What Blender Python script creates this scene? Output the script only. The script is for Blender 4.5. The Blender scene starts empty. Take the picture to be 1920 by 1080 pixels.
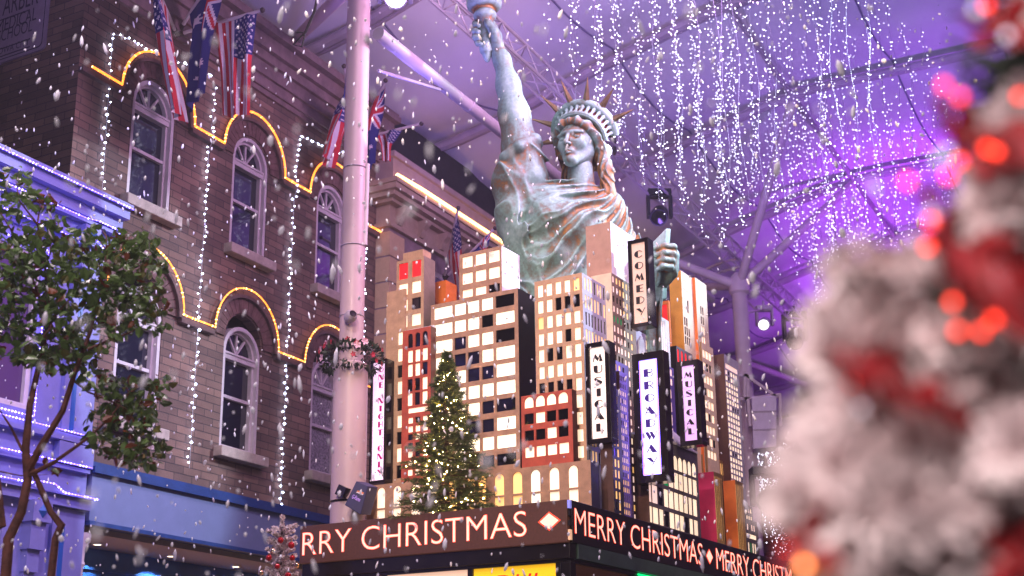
import bpy, bmesh, math, random
import numpy as np
from mathutils import Vector, Matrix, noise as mnoise
random.seed(7); RNG = np.random.default_rng(11)
sc = bpy.context.scene
COL = sc.collection
R = math.radians; PI = math.pi

# ------------------------------------------------------------------ camera
PITCH, FPX, PCX, PCY, CAMH = R(16.03), 2500.0, 851.4, 648.2, 1.6
cd = bpy.data.cameras.new('camera'); cam = bpy.data.objects.new('camera', cd); COL.objects.link(cam)
cam.location = (0, 0, CAMH); cam.rotation_euler = (R(90) + PITCH, 0, 0)
cd.sensor_width = 36; cd.lens = FPX / 1920 * 36
cd.shift_x = (960 - PCX) / 1920; cd.shift_y = (PCY - 540) / 1920
cd.clip_start = 0.05; cd.clip_end = 400
cd.dof.use_dof = True; cd.dof.focus_distance = 14.6; cd.dof.aperture_fstop = 1.9
sc.camera = cam

# ------------------------------------------------------------------ world, exposure
w = bpy.data.worlds.new('World'); sc.world = w; w.use_nodes = True
nt = w.node_tree; sky = nt.nodes.new('ShaderNodeTexSky'); sky.sky_type = 'NISHITA'; sky.sun_disc = False
sky.sun_elevation = R(-2.0); sky.sun_rotation = R(200)
nt.links.new(sky.outputs['Color'], nt.nodes['Background'].inputs['Color'])
nt.nodes['Background'].inputs['Strength'].default_value = 0.05
sc.view_settings.view_transform = 'Standard'; sc.view_settings.look = 'None'
sc.view_settings.exposure = 0.0; sc.view_settings.gamma = 1.0; sc.view_settings.use_curve_mapping = False
try:
    sc.cycles.use_denoising = True; sc.cycles.denoiser = 'OPENIMAGEDENOISE'
    sc.cycles.use_light_tree = True; sc.cycles.sample_clamp_indirect = 4.0
    sc.cycles.max_bounces = 6; sc.cycles.caustics_reflective = False; sc.cycles.caustics_refractive = False
    sc.cycles.blur_glossy = 0.5
except Exception:
    pass

# ------------------------------------------------------------------ geometry of the place
# a pixel of the 1920 x 1080 photograph as a ray from the lens; used to put surveyed corners on real planes
CAM = np.array([0, 0, CAMH])
def ray(px, py):
    u = -(py - PCY) / FPX
    return np.array([(px - PCX) / FPX, math.cos(PITCH) - u * math.sin(PITCH), math.sin(PITCH) + u * math.cos(PITCH)])
def at(px, py, Y):
    d = ray(px, py); return CAM + d * Y / d[1]
def onplane(px, py, P, n):
    d = ray(px, py); return CAM + d * (np.dot(np.array(P) - CAM, n) / np.dot(d, n))
YK, YF = R(33.0), R(29.84)
EA = np.array([-math.cos(YK), math.sin(YK), 0]); EB = np.array([math.sin(YK), math.cos(YK), 0])
K0 = at(1069, 1015, 13.0)
def K(a, b, z): return np.array([K0[0] + EA[0] * a + EB[0] * b, K0[1] + EA[1] * a + EB[1] * b, z])
def kA(px, py, b):                       # point of the plane b = const: (a, z)
    q = onplane(px, py, K0 + EB * b, EB); return float((q - K0) @ EA), float(q[2])
def kB(px, py, a):                       # point of the plane a = const: (b, z)
    q = onplane(px, py, K0 + EA * a, EA); return float((q - K0) @ EB), float(q[2])
NF = np.array([math.cos(YF), -math.sin(YF), 0]); EF = np.array([math.sin(YF), math.cos(YF), 0])
P0 = at(157, 870, 16.0); P0[2] = 0
def F(t, s, z): return P0 + NF * t + EF * s + np.array([0, 0, z])   # street frame: t out of the facade, s along it
def fT(px, py, t):
    q = onplane(px, py, P0 + NF * t, NF); return float((q - P0) @ EF), float(q[2])
def fS(px, py, s):
    q = onplane(px, py, P0 + EF * s, EF); return float((q - P0) @ NF), float(q[2])

# ------------------------------------------------------------------ lamps of the show rig, and fill lights added for brightness
def lamp(name, kind, loc, target, energy, color, size=0.3, angle=60, blend=0.6):
    l = bpy.data.lights.new(name, kind); l.energy = energy; l.color = color
    if kind == 'SPOT': l.spot_size = R(angle); l.spot_blend = blend; l.shadow_soft_size = size
    elif kind == 'AREA': l.shape = 'DISK'; l.size = size
    else: l.shadow_soft_size = size
    o = bpy.data.objects.new(name, l); COL.objects.link(o); o.location = Vector(loc)
    o.rotation_euler = (Vector(target) - Vector(loc)).to_track_quat('-Z', 'Y').to_euler()
    return o
WARM, COOL = (1.0, 0.80, 0.66), (0.72, 0.84, 1.0)
L_ = lamp
L_('fill_street', 'SPOT', (-4.5, -5.0, 8.5), (0.6, 13.0, 5.2), 1100, (1.0, 0.83, 0.86), 0.5, 62, 0.6)  # fill light added behind the camera to brighten the whole street
L_('fill_near_snow', 'SPOT', (-0.6, -1.6, 3.2), (0.9, 3.5, 3.2), 420, (1.0, 0.86, 0.86), 0.2, 100, 0.5)  # added fill that brightens the snow close to the lens
L_('spotlight_front', 'SPOT', F(8.5, -9.0, 9.5), F(5.6, 1.5, 5.4), 2700, (1.0, 0.70, 0.46), 0.4, 34, 0.6)
L_('fill_frosted_tree', 'SPOT', (-2.0, -2.2, 3.6), (0.9, 1.7, 2.0), 600, (1.0, 0.82, 0.80), 0.5, 36, 0.5)  # fill light added to brighten the frosted tree
L_('spotlight_right', 'SPOT', F(11.5, 8.5, 12.3), F(5.2, 2.6, 8.0), 8500, COOL, 0.12, 32, 0.25)
for s_, e_ in ((-11.0, 2600), (-7.0, 2400), (-3.0, 1100)):
    L_('fill_snow_down', 'SPOT', F(6.5, s_, 13.2), F(6.5, s_ + 3.0, 0.0), e_, (1.0, 0.80, 0.90), 0.25, 110, 0.5)  # added downward fill, makes the falling flakes show white
L_('wash_facade', 'AREA', F(8.0, 2.0, 10.8), F(0.0, 2.5, 7.5), 520, (0.95, 0.55, 0.95), 3.0)
L_('wash_shop', 'SPOT', F(5.0, -3.0, 8.0), F(0.0, -1.5, 5.5), 520, (0.30, 0.22, 1.0), 0.5, 60)
L_('fill_structure', 'SPOT', F(10.5, 5.0, 6.5), F(3.2, 15.0, 9.3), 1000, (1.0, 0.80, 0.84), 0.3, 38, 0.6)  # added fill that lifts the column and truss steel
L_('spotlight_skyline', 'SPOT', F(12.5, -6.0, 7.5), F(7.6, 3.2, 4.6), 2000, (1.0, 0.70, 0.46), 0.3, 26, 0.6)
for i, (t, s, z, tt, ts, tz, e, c) in enumerate((
    (3.2, -4.0, 9.0, 2.0, -1.0, 13.0, 230, (0.30, 0.26, 1.0)),
    (3.2, 1.5, 9.0, 3.0, 4.5, 14.0, 230, (0.30, 0.22, 1.0)),
    (2.2, 6.0, 10.0, 2.0, 9.0, 13.0, 170, (0.40, 0.22, 1.0)),
    (4.8, 6.0, 10.0, 5.5, 10.0, 14.0, 240, (0.32, 0.20, 1.0)),
    (3.4, 11.0, 9.5, 6.0, 14.0, 14.0, 330, (0.36, 0.18, 1.0)),
    (9.5, 12.0, 9.0, 9.0, 15.0, 14.0, 800, (0.40, 0.08, 1.0)),
    (7.5, 17.0, 9.0, 7.5, 20.0, 14.0, 1900, (0.47, 0.06, 1.0)),
    (5.5, 23.0, 8.0, 6.0, 26.0, 14.0, 1900, (0.50, 0.09, 1.0)),
    (6.5, 31.0, 8.0, 6.0, 34.0, 14.0, 2200, (0.48, 0.09, 1.0)),
    (10.5, 5.0, 8.5, 9.0, 8.0, 14.0, 460, (0.28, 0.28, 1.0)),
)):
    L_('wash_canopy', 'SPOT', F(t, s, z), F(tt, ts, tz), e, c, 0.4, 130, 1.0)


# ------------------------------------------------------------------ materials
MATS = {}
def pm(name, base, rough=0.6, metal=0.0, var=0.0, scale=4.0, bump=0.0, bscale=60.0, emit=None, es=0.0, sampling=None, rnd=0.0, spec=0.5, coat=0.0, trans=0.0, alpha=1.0, tint=None):
    if name in MATS: return MATS[name]
    m = bpy.data.materials.new(name); m.use_nodes = True; MATS[name] = m
    n = m.node_tree.nodes; L = m.node_tree.links; b = n['Principled BSDF']
    base = tuple(base) + (1,) if len(base) == 3 else base
    b.inputs['Base Color'].default_value = base; b.inputs['Roughness'].default_value = rough
    b.inputs['Metallic'].default_value = metal; b.inputs['Specular IOR Level'].default_value = spec
    b.inputs['Coat Weight'].default_value = coat
    tc = n.new('ShaderNodeTexCoord')
    if var > 0:
        nz = n.new('ShaderNodeTexNoise'); nz.inputs['Scale'].default_value = scale; nz.inputs['Detail'].default_value = 6; nz.inputs['Roughness'].default_value = 0.65
        L.new(tc.outputs['Object'], nz.inputs['Vector'])
        mx = n.new('ShaderNodeMix'); mx.data_type = 'RGBA'
        t2 = tint or tuple(c * (1 - var) for c in base[:3])
        t1 = tuple(min(1, c * (1 + var * 0.6)) for c in base[:3])
        mx.inputs[6].default_value = t2 + (1,); mx.inputs[7].default_value = t1 + (1,)
        rp = n.new('ShaderNodeValToRGB'); rp.color_ramp.elements[0].position = 0.36; rp.color_ramp.elements[1].position = 0.64
        L.new(nz.outputs['Fac'], rp.inputs['Fac']); L.new(rp.outputs['Color'], mx.inputs[0]); L.new(mx.outputs[2], b.inputs['Base Color'])
    if bump > 0:
        nb = n.new('ShaderNodeTexNoise'); nb.inputs['Scale'].default_value = bscale; nb.inputs['Detail'].default_value = 4
        L.new(tc.outputs['Object'], nb.inputs['Vector'])
        bp = n.new('ShaderNodeBump'); bp.inputs['Strength'].default_value = bump; bp.inputs['Distance'].default_value = 0.01
        L.new(nb.outputs['Fac'], bp.inputs['Height']); L.new(bp.outputs['Normal'], b.inputs['Normal'])
    if emit:
        b.inputs['Emission Color'].default_value = tuple(emit) + (1,); b.inputs['Emission Strength'].default_value = es
        if rnd > 0:
            oi = n.new('ShaderNodeObjectInfo'); mr = n.new('ShaderNodeMapRange')
            mr.inputs['To Min'].default_value = es * (1 - rnd); mr.inputs['To Max'].default_value = es * (1 + rnd)
            L.new(oi.outputs['Random'], mr.inputs['Value']); L.new(mr.outputs['Result'], b.inputs['Emission Strength'])
    if alpha < 1: b.inputs['Alpha'].default_value = alpha
    if trans > 0: b.inputs['Transmission Weight'].default_value = trans
    if sampling:
        try: m.cycles.emission_sampling = sampling
        except Exception: pass
    return m

# ------------------------------------------------------------------ mesh builder
class MB:
    def __init__(s): s.v = []; s.f = []; s.m = []
    def add(s, vs, fs, m=0):
        o = len(s.v); s.v += [tuple(map(float, p)) for p in vs]; s.f += [tuple(i + o for i in q) for q in fs]; s.m += [m] * len(fs); return s
    def quad(s, a, b, c, d, m=0): return s.add([a, b, c, d], [(0, 1, 2, 3)], m)
    def box(s, x0, x1, y0, y1, z0, z1, m=0):
        return s.add([(x0, y0, z0), (x1, y0, z0), (x1, y1, z0), (x0, y1, z0), (x0, y0, z1), (x1, y0, z1), (x1, y1, z1), (x0, y1, z1)],
                     [(0, 3, 2, 1), (4, 5, 6, 7), (0, 1, 5, 4), (1, 2, 6, 5), (2, 3, 7, 6), (3, 0, 4, 7)], m)
    def bar(s, p, q, wd, h=None, m=0, up=(0, 0, 1)):
        p = Vector(p); q = Vector(q); d = (q - p).normalized(); u = Vector(up)
        if abs(d.dot(u)) > 0.98: u = Vector((1, 0, 0))
        sx = d.cross(u).normalized(); sy = sx.cross(d); h = h or wd
        c = [(-1, -1), (1, -1), (1, 1), (-1, 1)]
        vs = [p + sx * (i * wd / 2) + sy * (j * h / 2) for i, j in c] + [q + sx * (i * wd / 2) + sy * (j * h / 2) for i, j in c]
        return s.add(vs, [(0, 1, 2, 3), (7, 6, 5, 4), (0, 4, 5, 1), (1, 5, 6, 2), (2, 6, 7, 3), (3, 7, 4, 0)], m)
    def tube(s, path, r, n=8, m=0, cap=True):
        P = [Vector(p) for p in path]; k = len(P); rr = r if hasattr(r, '__len__') else [r] * k
        vs = []; prev = None
        for i in range(k):
            d = (P[min(i + 1, k - 1)] - P[max(i - 1, 0)]).normalized()
            if prev is None:
                u = Vector((0, 0, 1)) if abs(d.z) < 0.9 else Vector((1, 0, 0)); sx = d.cross(u).normalized()
            else:
                sx = (prev - d * prev.dot(d)).normalized()
            prev = sx; sy = d.cross(sx)
            for j in range(n):
                a = 2 * PI * j / n; vs.append(P[i] + (sx * math.cos(a) + sy * math.sin(a)) * rr[i])
        fs = [(i * n + j, i * n + (j + 1) % n, (i + 1) * n + (j + 1) % n, (i + 1) * n + j) for i in range(k - 1) for j in range(n)]
        if cap: fs += [tuple(range(n - 1, -1, -1)), tuple((k - 1) * n + j for j in range(n))]
        return s.add(vs, fs, m)
    def lathe(s, prof, n=16, c=(0, 0, 0), m=0):
        vs = [(c[0] + r * math.cos(2 * PI * j / n), c[1] + r * math.sin(2 * PI * j / n), c[2] + z) for r, z in prof for j in range(n)]
        fs = [(i * n + j, i * n + (j + 1) % n, (i + 1) * n + (j + 1) % n, (i + 1) * n + j) for i in range(len(prof) - 1) for j in range(n)]
        return s.add(vs, fs, m)
    def sph(s, c, r, n=8, m=0, sc3=(1, 1, 1)):
        h = max(3, n // 2); prof = [(max(1e-4, r * math.sin(PI * i / h)), -r * math.cos(PI * i / h)) for i in range(h + 1)]
        vs = [(c[0] + sc3[0] * a * math.cos(2 * PI * j / n), c[1] + sc3[1] * a * math.sin(2 * PI * j / n), c[2] + sc3[2] * z) for a, z in prof for j in range(n)]
        fs = [(i * n + j, i * n + (j + 1) % n, (i + 1) * n + (j + 1) % n, (i + 1) * n + j) for i in range(h) for j in range(n)]
        return s.add(vs, fs, m)
    def octa(s, c, r, m=0):
        x, y, z = c
        return s.add([(x + r, y, z), (x - r, y, z), (x, y + r, z), (x, y - r, z), (x, y, z + r), (x, y, z - r)],
                     [(0, 2, 4), (2, 1, 4), (1, 3, 4), (3, 0, 4), (2, 0, 5), (1, 2, 5), (3, 1, 5), (0, 3, 5)], m)
    def prism(s, poly, f0, f1, m=0, back=True):          # poly: 2-D points, f0/f1 map them to the front / back
        n = len(poly); vs = [f0(*p) for p in poly] + [f1(*p) for p in poly]
        fs = [tuple(range(n))] + ([tuple(range(2 * n - 1, n - 1, -1))] if back else []) + [(i, i + n, (i + 1) % n + n, (i + 1) % n) for i in range(n)]
        return s.add(vs, fs, m)
    def build(s, name, mats, parent=None, loc=None, rz=0.0, smooth=False, bevel=0.0):
        me = bpy.data.meshes.new(name); me.from_pydata(s.v, [], s.f)
        mats = mats if isinstance(mats, (list, tuple)) else [mats]
        for q in mats: me.materials.append(q)
        if len(mats) > 1: me.polygons.foreach_set('material_index', s.m)
        bm = bmesh.new(); bm.from_mesh(me); bmesh.ops.recalc_face_normals(bm, faces=bm.faces); bm.to_mesh(me); bm.free()
        if smooth:
            me.polygons.foreach_set('use_smooth', [True] * len(me.polygons))
            if smooth != 'all':
                try: me.set_sharp_from_angle(angle=R(40))
                except Exception: pass
        o = bpy.data.objects.new(name, me); COL.objects.link(o)
        if parent is not None: o.parent = parent
        if loc is not None: o.location = Vector(loc)
        o.rotation_euler = (0, 0, rz)
        if bevel > 0:
            bv = o.modifiers.new('bevel', 'BEVEL'); bv.width = bevel; bv.segments = 2; bv.limit_method = 'ANGLE'
        return o
def tag(o, label=None, cat=None, group=None, kind=None):
    if label: o['label'] = label
    if cat: o['category'] = cat
    if group: o['group'] = group
    if kind: o['kind'] = kind
    return o
def thing(name, label, cat, loc=(0, 0, 0), rz=0.0, group=None):
    o = bpy.data.objects.new(name, None); COL.objects.link(o); o.empty_display_size = 0.2
    o.location = Vector(loc); o.rotation_euler = (0, 0, rz); return tag(o, label, cat, group)
def link_copy(o, parent, loc=None):
    c = o.copy(); COL.objects.link(c); c.parent = parent
    if loc is not None: c.location = Vector(loc)
    return c
def arc_pts(u0, u1, v0, v1, k=10):       # round head of an opening: from the right spring to the left one
    ru = (u1 - u0) / 2; rv = min(ru, v1 - v0); cu = (u0 + u1) / 2; vs = v1 - rv
    return [(cu + ru * math.cos(PI * i / k), vs + rv * math.sin(PI * i / k)) for i in range(k + 1)]
def panel(mb, W, H, holes, d, f, m=0):   # wall W x H with real openings (u0,v0,u1,v1,arch) and reveals of depth d; f(u,v,depth) -> point
    us = sorted({0.0, W, *[h[0] for h in holes], *[h[2] for h in holes]}); vs = sorted({0.0, H, *[h[1] for h in holes], *[h[3] for h in holes]})
    us = [u for i, u in enumerate(us) if i == 0 or u - us[i - 1] > 1e-5]; vs = [v for i, v in enumerate(vs) if i == 0 or v - vs[i - 1] > 1e-5]
    for j in range(len(vs) - 1):
        run = None
        for i in range(len(us) - 1):
            cu, cv = (us[i] + us[i + 1]) / 2, (vs[j] + vs[j + 1]) / 2
            solid = not any(h[0] < cu < h[2] and h[1] < cv < h[3] for h in holes)
            if solid and run is None: run = us[i]
            if run is not None and (not solid or i == len(us) - 2):
                e = us[i + 1] if solid else us[i]
                mb.quad(f(run, vs[j], 0), f(e, vs[j], 0), f(e, vs[j + 1], 0), f(run, vs[j + 1], 0), m); run = None
    for h in holes:
        u0, v0, u1, v1 = h[:4]
        if len(h) > 4 and h[4]:
            A = arc_pts(u0, u1, v0, v1)
            for p, q in zip(A[:-1], A[1:]):
                mb.quad(f(p[0], p[1], 0), f(q[0], q[1], 0), f(q[0], v1, 0), f(p[0], v1, 0), m)
            loop = [(u0, v0), (u1, v0)] + A
        else: loop = [(u0, v0), (u1, v0), (u1, v1), (u0, v1)]
        for p, q in zip(loop, loop[1:] + loop[:1]):
            if abs(p[0] - q[0]) + abs(p[1] - q[1]) > 1e-6: mb.quad(f(*p, 0), f(*q, 0), f(*q, d), f(*p, d), m)

# ------------------------------------------------------------------ ground
pave = pm('paving', (0.16, 0.15, 0.15), 0.55, var=0.3, scale=1.2, bump=0.2)
g = MB(); g.quad((-60, -30, 0), (60, -30, 0), (60, 90, 0), (-60, 90, 0)); tag(g.build('ground', pave), kind='structure')

# ------------------------------------------------------------------ kiosk and its model skyline
KRZ = -YK
def kworld(a, b, z): return Vector(K(a, b, z))
mdf = pm('mdf_brown', (0.42, 0.24, 0.155), 0.75, var=0.22, scale=9, bump=0.25, bscale=160)
tan_ = pm('mdf_tan', (0.50, 0.31, 0.19), 0.75, var=0.2, scale=7, bump=0.25, bscale=160)
sand = pm('mdf_sand', (0.56, 0.34, 0.21), 0.75, var=0.15, scale=8, bump=0.2, bscale=160)
pink = pm('mdf_pink', (0.45, 0.28, 0.21), 0.8, var=0.12, scale=8, bump=0.2, bscale=160)
brick_red = pm('painted_red', (0.44, 0.075, 0.045), 0.7, var=0.2, scale=8, bump=0.2, bscale=140)
maroon = pm('painted_maroon', (0.10, 0.022, 0.018), 0.6, var=0.25, scale=8, bump=0.15)
white_p = pm('white_paint_and_light', (0.66, 0.66, 0.70), 0.6, var=0.06, scale=10, bump=0.1)
lav_p = pm('lavender_paint_and_light', (0.42, 0.42, 0.54), 0.55, var=0.08, scale=10, bump=0.1)
grey_p = pm('painted_grey', (0.13, 0.12, 0.14), 0.55, var=0.15, scale=10, bump=0.1)
navy_p = pm('painted_navy', (0.035, 0.035, 0.07), 0.5, var=0.2, scale=10)
violet_p = pm('violet_paint_and_glow', (0.16, 0.11, 0.42), 0.5, var=0.15, scale=10)
choc = pm('painted_chocolate', (0.075, 0.03, 0.022), 0.6, var=0.3, scale=6, bump=0.15)
blackp = pm('black_paint_and_shade', (0.012, 0.009, 0.011), 0.4, var=0.3, scale=8)
taupe = pm('painted_taupe', (0.23, 0.165, 0.13), 0.65, var=0.15, scale=9, bump=0.15)
yellow_p = pm('painted_ochre', (0.62, 0.30, 0.035), 0.55, var=0.2, scale=3, bump=0.15)
orange_p = pm('painted_orange', (0.62, 0.15, 0.018), 0.5, var=0.2, scale=3, bump=0.1)
magenta_p = pm('painted_magenta', (0.52, 0.02, 0.10), 0.5, var=0.2, scale=3, bump=0.1)
cream_p = pm('painted_cream', (0.72, 0.60, 0.44), 0.6, var=0.1, scale=8, bump=0.1)
gold_p = pm('painted_gold', (0.30, 0.19, 0.08), 0.4, 0.3, var=0.2, scale=9)
WIN = {
    '1': pm('window_warm', (0.8, 0.7, 0.6), 0.4, emit=(1.0, 0.72, 0.50), es=1.08, rnd=0.14),
    'w': pm('window_white', (0.8, 0.8, 0.7), 0.4, emit=(1.0, 0.84, 0.62), es=1.35, rnd=0.1),
    'v': pm('window_soft', (0.8, 0.8, 0.7), 0.4, emit=(1.0, 0.9, 0.70), es=1.1, rnd=0.1),
    'p': pm('window_pink', (0.8, 0.6, 0.6), 0.4, emit=(1.0, 0.66, 0.56), es=0.95, rnd=0.15),
    'y': pm('window_amber', (0.8, 0.6, 0.3), 0.4, emit=(1.0, 0.52, 0.16), es=0.95, rnd=0.2),
    'r': pm('window_red', (0.6, 0.02, 0.02), 0.4, emit=(1.0, 0.012, 0.02), es=0.85),
    'g': pm('window_green', (0.0, 0.3, 0.1), 0.2, emit=(0.0, 0.5, 0.12), es=0.22, rnd=0.6),
    '0': pm('window_dark', (0.004, 0.003, 0.004), 0.08),
}
PANE = {}
def window(parent, f, u0, v0, u1, v1, st, arch, d):
    key = (round(u1 - u0, 3), round(v1 - v0, 3), st, arch, f.__name__)
    loop = [(0, 0), (u1 - u0, 0)] + (arc_pts(0, u1 - u0, 0, v1 - v0, 8) if arch else [(u1 - u0, v1 - v0), (0, v1 - v0)])
    org = Vector(f(u0, v0, d))
    if key in PANE:
        o = bpy.data.objects.new('window', PANE[key]); COL.objects.link(o); o.parent = parent; o.location = org; return o
    z = Vector(f(0, 0, 0)); mb = MB()
    mb.prism(loop, lambda u, v: Vector(f(u, v, 0)) - z, lambda u, v: Vector(f(u, v, 0.008)) - z)
    o = mb.build('window', WIN[st], parent); o.location = org; PANE[key] = o.data; return o
SKY_G = 'model skyscrapers on the kiosk roof'
def bld(label, b, xc, yc, xl, xr, fm, sm, A=None, B=None, z0=3.72, D=None, roofm=None, a=None, extra=None, name='model_skyscraper', topcap=None):
    a0, zt = kA(xc, yc, b)
    if a is not None: a0 = a; b, zt = kB(xc, yc, a)
    al = kA(xl, yc + 0.2 * (xc - xl), b)[0]; W = al - a0
    if D is None: D = kB(xr, yc + 0.62 * (xr - xc), a0)[0] - b
    H = zt - z0
    root = thing(name, label, 'model building', K(a0, b, z0), KRZ, SKY_G)
    fA = lambda u, v, d: (-W + u, d, v)
    fB = lambda u, v, d: (-d, u, v)
    fA.__name__ = 'fA'; fB.__name__ = 'fB'
    mb = MB()
    for spec, f, wd, m, isA in ((A, fA, W, 0, True), (B, fB, D, 1, False)):
        dep = 0.016 if isA else 0.006
        holes = []; wins = []
        for sp in (spec or []):
            cols, yref, rows, xref, pats = sp[:5]; arch = sp[5] if len(sp) > 5 else ()
            cu = [((al - kA(p, yref, b)[0], al - kA(q, yref, b)[0]) if isA else (kB(p, yref, a0)[0] - b, kB(q, yref, a0)[0] - b)) for p, q in cols]
            rv = [((kA(xref, q, b)[1] - z0, kA(xref, p, b)[1] - z0) if isA else (kB(xref, q, a0)[1] - z0, kB(xref, p, a0)[1] - z0)) for p, q in rows]
            for j, pt in enumerate(pats):
                for i, ch in enumerate(pt):
                    if ch == ' ': continue
                    u0, u1 = cu[i]; v0, v1 = rv[j]
                    u0 = max(u0, 0.006); u1 = min(u1, wd - 0.006); v0 = max(v0, 0.004); v1 = min(v1, H - 0.006)
                    if u1 - u0 < 0.004 or v1 - v0 < 0.004: continue
                    holes.append((u0, v0, u1, v1, j in arch)); wins.append((u0, v0, u1, v1, ch, j in arch))
        panel(mb, wd, H, holes, dep, f, m)
        for q in wins[:100]: window(root, f, *q, dep)
        if len(wins) > 100:
            rest = MB()
            mm = sorted({q[4] for q in wins[100:]})
            for u0, v0, u1, v1, ch, ar in wins[100:]:
                rest.prism([(u0, v0), (u1, v0), (u1, v1), (u0, v1)], lambda u, v: f(u, v, dep), lambda u, v: f(u, v, dep + 0.008), mm.index(ch))
            tag(rest.build('window', [WIN[c] for c in mm], root), kind='stuff')
    mb.quad((-W, 0, H), (0, 0, H), (0, D, H), (-W, D, H), 2)
    mb.quad((-W, 0, 0), (-W, D, 0), (-W, D, H), (-W, 0, H), 1)
    mb.quad((-W, D, 0), (0, D, 0), (0, D, H), (-W, D, H), 1)
    # dark lining behind the panes keeps light inside the box
    mb.quad((-W + 0.001, 0.05, 0), (-0.05, 0.05, 0), (-0.05, 0.05, H - 0.002), (-W + 0.001, 0.05, H - 0.002), 3)
    mb.quad((-0.05, 0.05, 0), (-0.05, D - 0.001, 0), (-0.05, D - 0.001, H - 0.002), (-0.05, 0.05, H - 0.002), 3)
    mb.build('wall', [fm, sm, roofm or fm, blackp], root)
    if extra: extra(root, W, D, H)
    return root, W, D, H

def rows_step(y0, h, pitch, n): return [(y0 + i * pitch, y0 + i * pitch + h) for i in range(n)]
# --- front row, seen on the left face
c5 = [(814, 848), (852, 873), (877, 898), (903, 924), (929, 964)]
r10 = [(555.7, 578), (587.6, 610), (620, 643), (652, 675.6), (683.8, 708), (716.6, 741), (749.6, 773), (783.8, 807.8), (817.5, 841.8), (852.4, 874)]
bld('tall brown tower with large blazing white windows behind the green tree', 1.15, 971, 540, 808, 1002, mdf, blackp,  # side coloured black to hold its shadow
    A=[(c5, 560, r10, 929, ['vvvv0', 'www0w', 'w0ww0', 'w00ww', 'ww00w', 'wwwww', 'www00', 'ww00w', 'wwwww', 'ww000'])])
bld('small nine-window brown block with light painted on its side, above the tall brown tower', 1.32, 940.5, 460.5, 861, 974, mdf, white_p,  # brown block too, strong light put into the side as white
    A=[([(866.5, 886), (891, 911), (916, 936.5)], 480, [(472, 493.3), (503, 524), (534.5, 549.6)], 916, ['111', '111', '110'])], z0=5.2)
def tan_cap(root, W, D, H):
    mb = MB(); mb.box(-W + 0.06, -0.05, 0.05, D - 0.02, H + 0.002, H + 0.11)
    mb.build('roof_block', tan_, root)
bld('tan tower with two red windows on top, above the red arched tower', 1.2, 795, 479, 744, 816, tan_, taupe,
    A=[([(747.4, 764.4), (772, 789)], 560, [(495.6, 525.5), (534, 555.7), (564.4, 586), (594.3, 616.3)], 747.4, ['rr', '11', '10', '11'])], extra=tan_cap)
bld('lower tan wing with one column of windows, beside the pink vertical sign', 1.17, 760, 541, 725, 762, tan_, tan_,
    A=[([(744.7, 753.7)], 750, [(623, 646.6), (653.8, 677.6), (685, 708), (714.7, 739), (746.6, 770), (778.6, 802), (809.7, 832.7), (840, 866), (872, 896.5)], 750, list('110101010'))], D=0.03)
c3 = [(764.8, 774), (778.4, 787.8), (792, 801.8)]
zy = lambda *v: [(440 + p / 2.348, 440 + q / 2.348) for p, q in v]
def slope_cap(root, W, D, H):
    mb = MB(); mb.add([(-W, 0, H), (0, 0, H), (0, D, H + 0.001), (-W, D, H + 0.001), (-W + 0.06, D * 0.8, H + 0.05), (-0.02, D * 0.8, H + 0.05)], [(0, 1, 5, 4), (1, 2, 5), (0, 4, 3), (4, 5, 2, 3)])
    mb.build('roof', white_p, root)
bld('narrow brick red tower with three black arches at its top', 1.05, 808, 611, 755, 822, brick_red, maroon,
    A=[(c3, 640, zy((438, 500), (512, 565), (573, 627), (638, 692), (700, 755)), 765, ['000', '111', '110', '001', '101'], (0,)),
       ([(764.8, 801.8)], 770, zy((766, 788)), 765, ['1']),
       (c3, 790, zy((808, 833), (845, 872), (880, 907), (918, 944), (955, 982), (995, 1022), (1036, 1062)), 765, ['101', '111', '011', '001', '101', '111', '111'])], extra=slope_cap)
c53 = [(1007.8, 1018), (1024, 1034.8), (1041, 1052), (1058, 1069), (1075, 1086.5)]
r53 = [(535.7, 558.5), (565.5, 588.7), (596, 618.7), (627, 650), (657, 681), (689, 712), (720, 743), (751, 775), (783, 806), (815, 838), (846, 868)]
bld('sand tower with a slotted side painted pale for cool light, behind the small red block', 1.2, 1091, 511, 1002, 1136, sand, lav_p,  # cool light put into the side as a lavender tone
    A=[(c53, 545, r53, 1008, ['1111y', '11000', 'y1111', '11101', '10011', '11111', '00001', '11111', '11111', '11111', '11111'])],
    B=[([(1096, 1099), (1101.6, 1104.4), (1107, 1110), (1113, 1116), (1118.7, 1121.6), (1124, 1127), (1130, 1133)], 530,
        [(519.6, 543), (552, 576.7), (583.8, 607.8), (615.6, 639.6), (840, 862)], 1097.5, ['yyy0yy0', 'yyyyy0y', '0000000', 'yyyyyyy', '0yy0000'])])
bld('small brick red block with four arched windows in its top row', 1.0, 1072, 729, 977, 1081, brick_red, maroon,
    A=[([(983, 1000.3), (1004, 1021.5), (1025, 1042.5), (1046.6, 1065)], 770, [(745.5, 766), (776.8, 796.5), (808, 827.8), (839.4, 859)], 984, ['1111', '0100', '0010', '1111'], (0,))])
ca = [(706.8, 722), (737, 752), (771, 788), (805, 822), (839, 856), (873, 890), (896, 911), (927, 945), (961, 979), (995, 1013), (1030, 1048.6), (1066, 1084)]
root_base, *_ = bld('long low brown arcade with a row of arched windows along the ticker top', 0.8, 1107, 862, 688, 1123, mdf, navy_p,
    A=[(ca, 915, [(888.5, 929), (932.6, 956)], 936, ['1111yyyyyv11', '1111yyyyyv11'], (0,))], z0=3.6, name='model_arcade')
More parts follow.
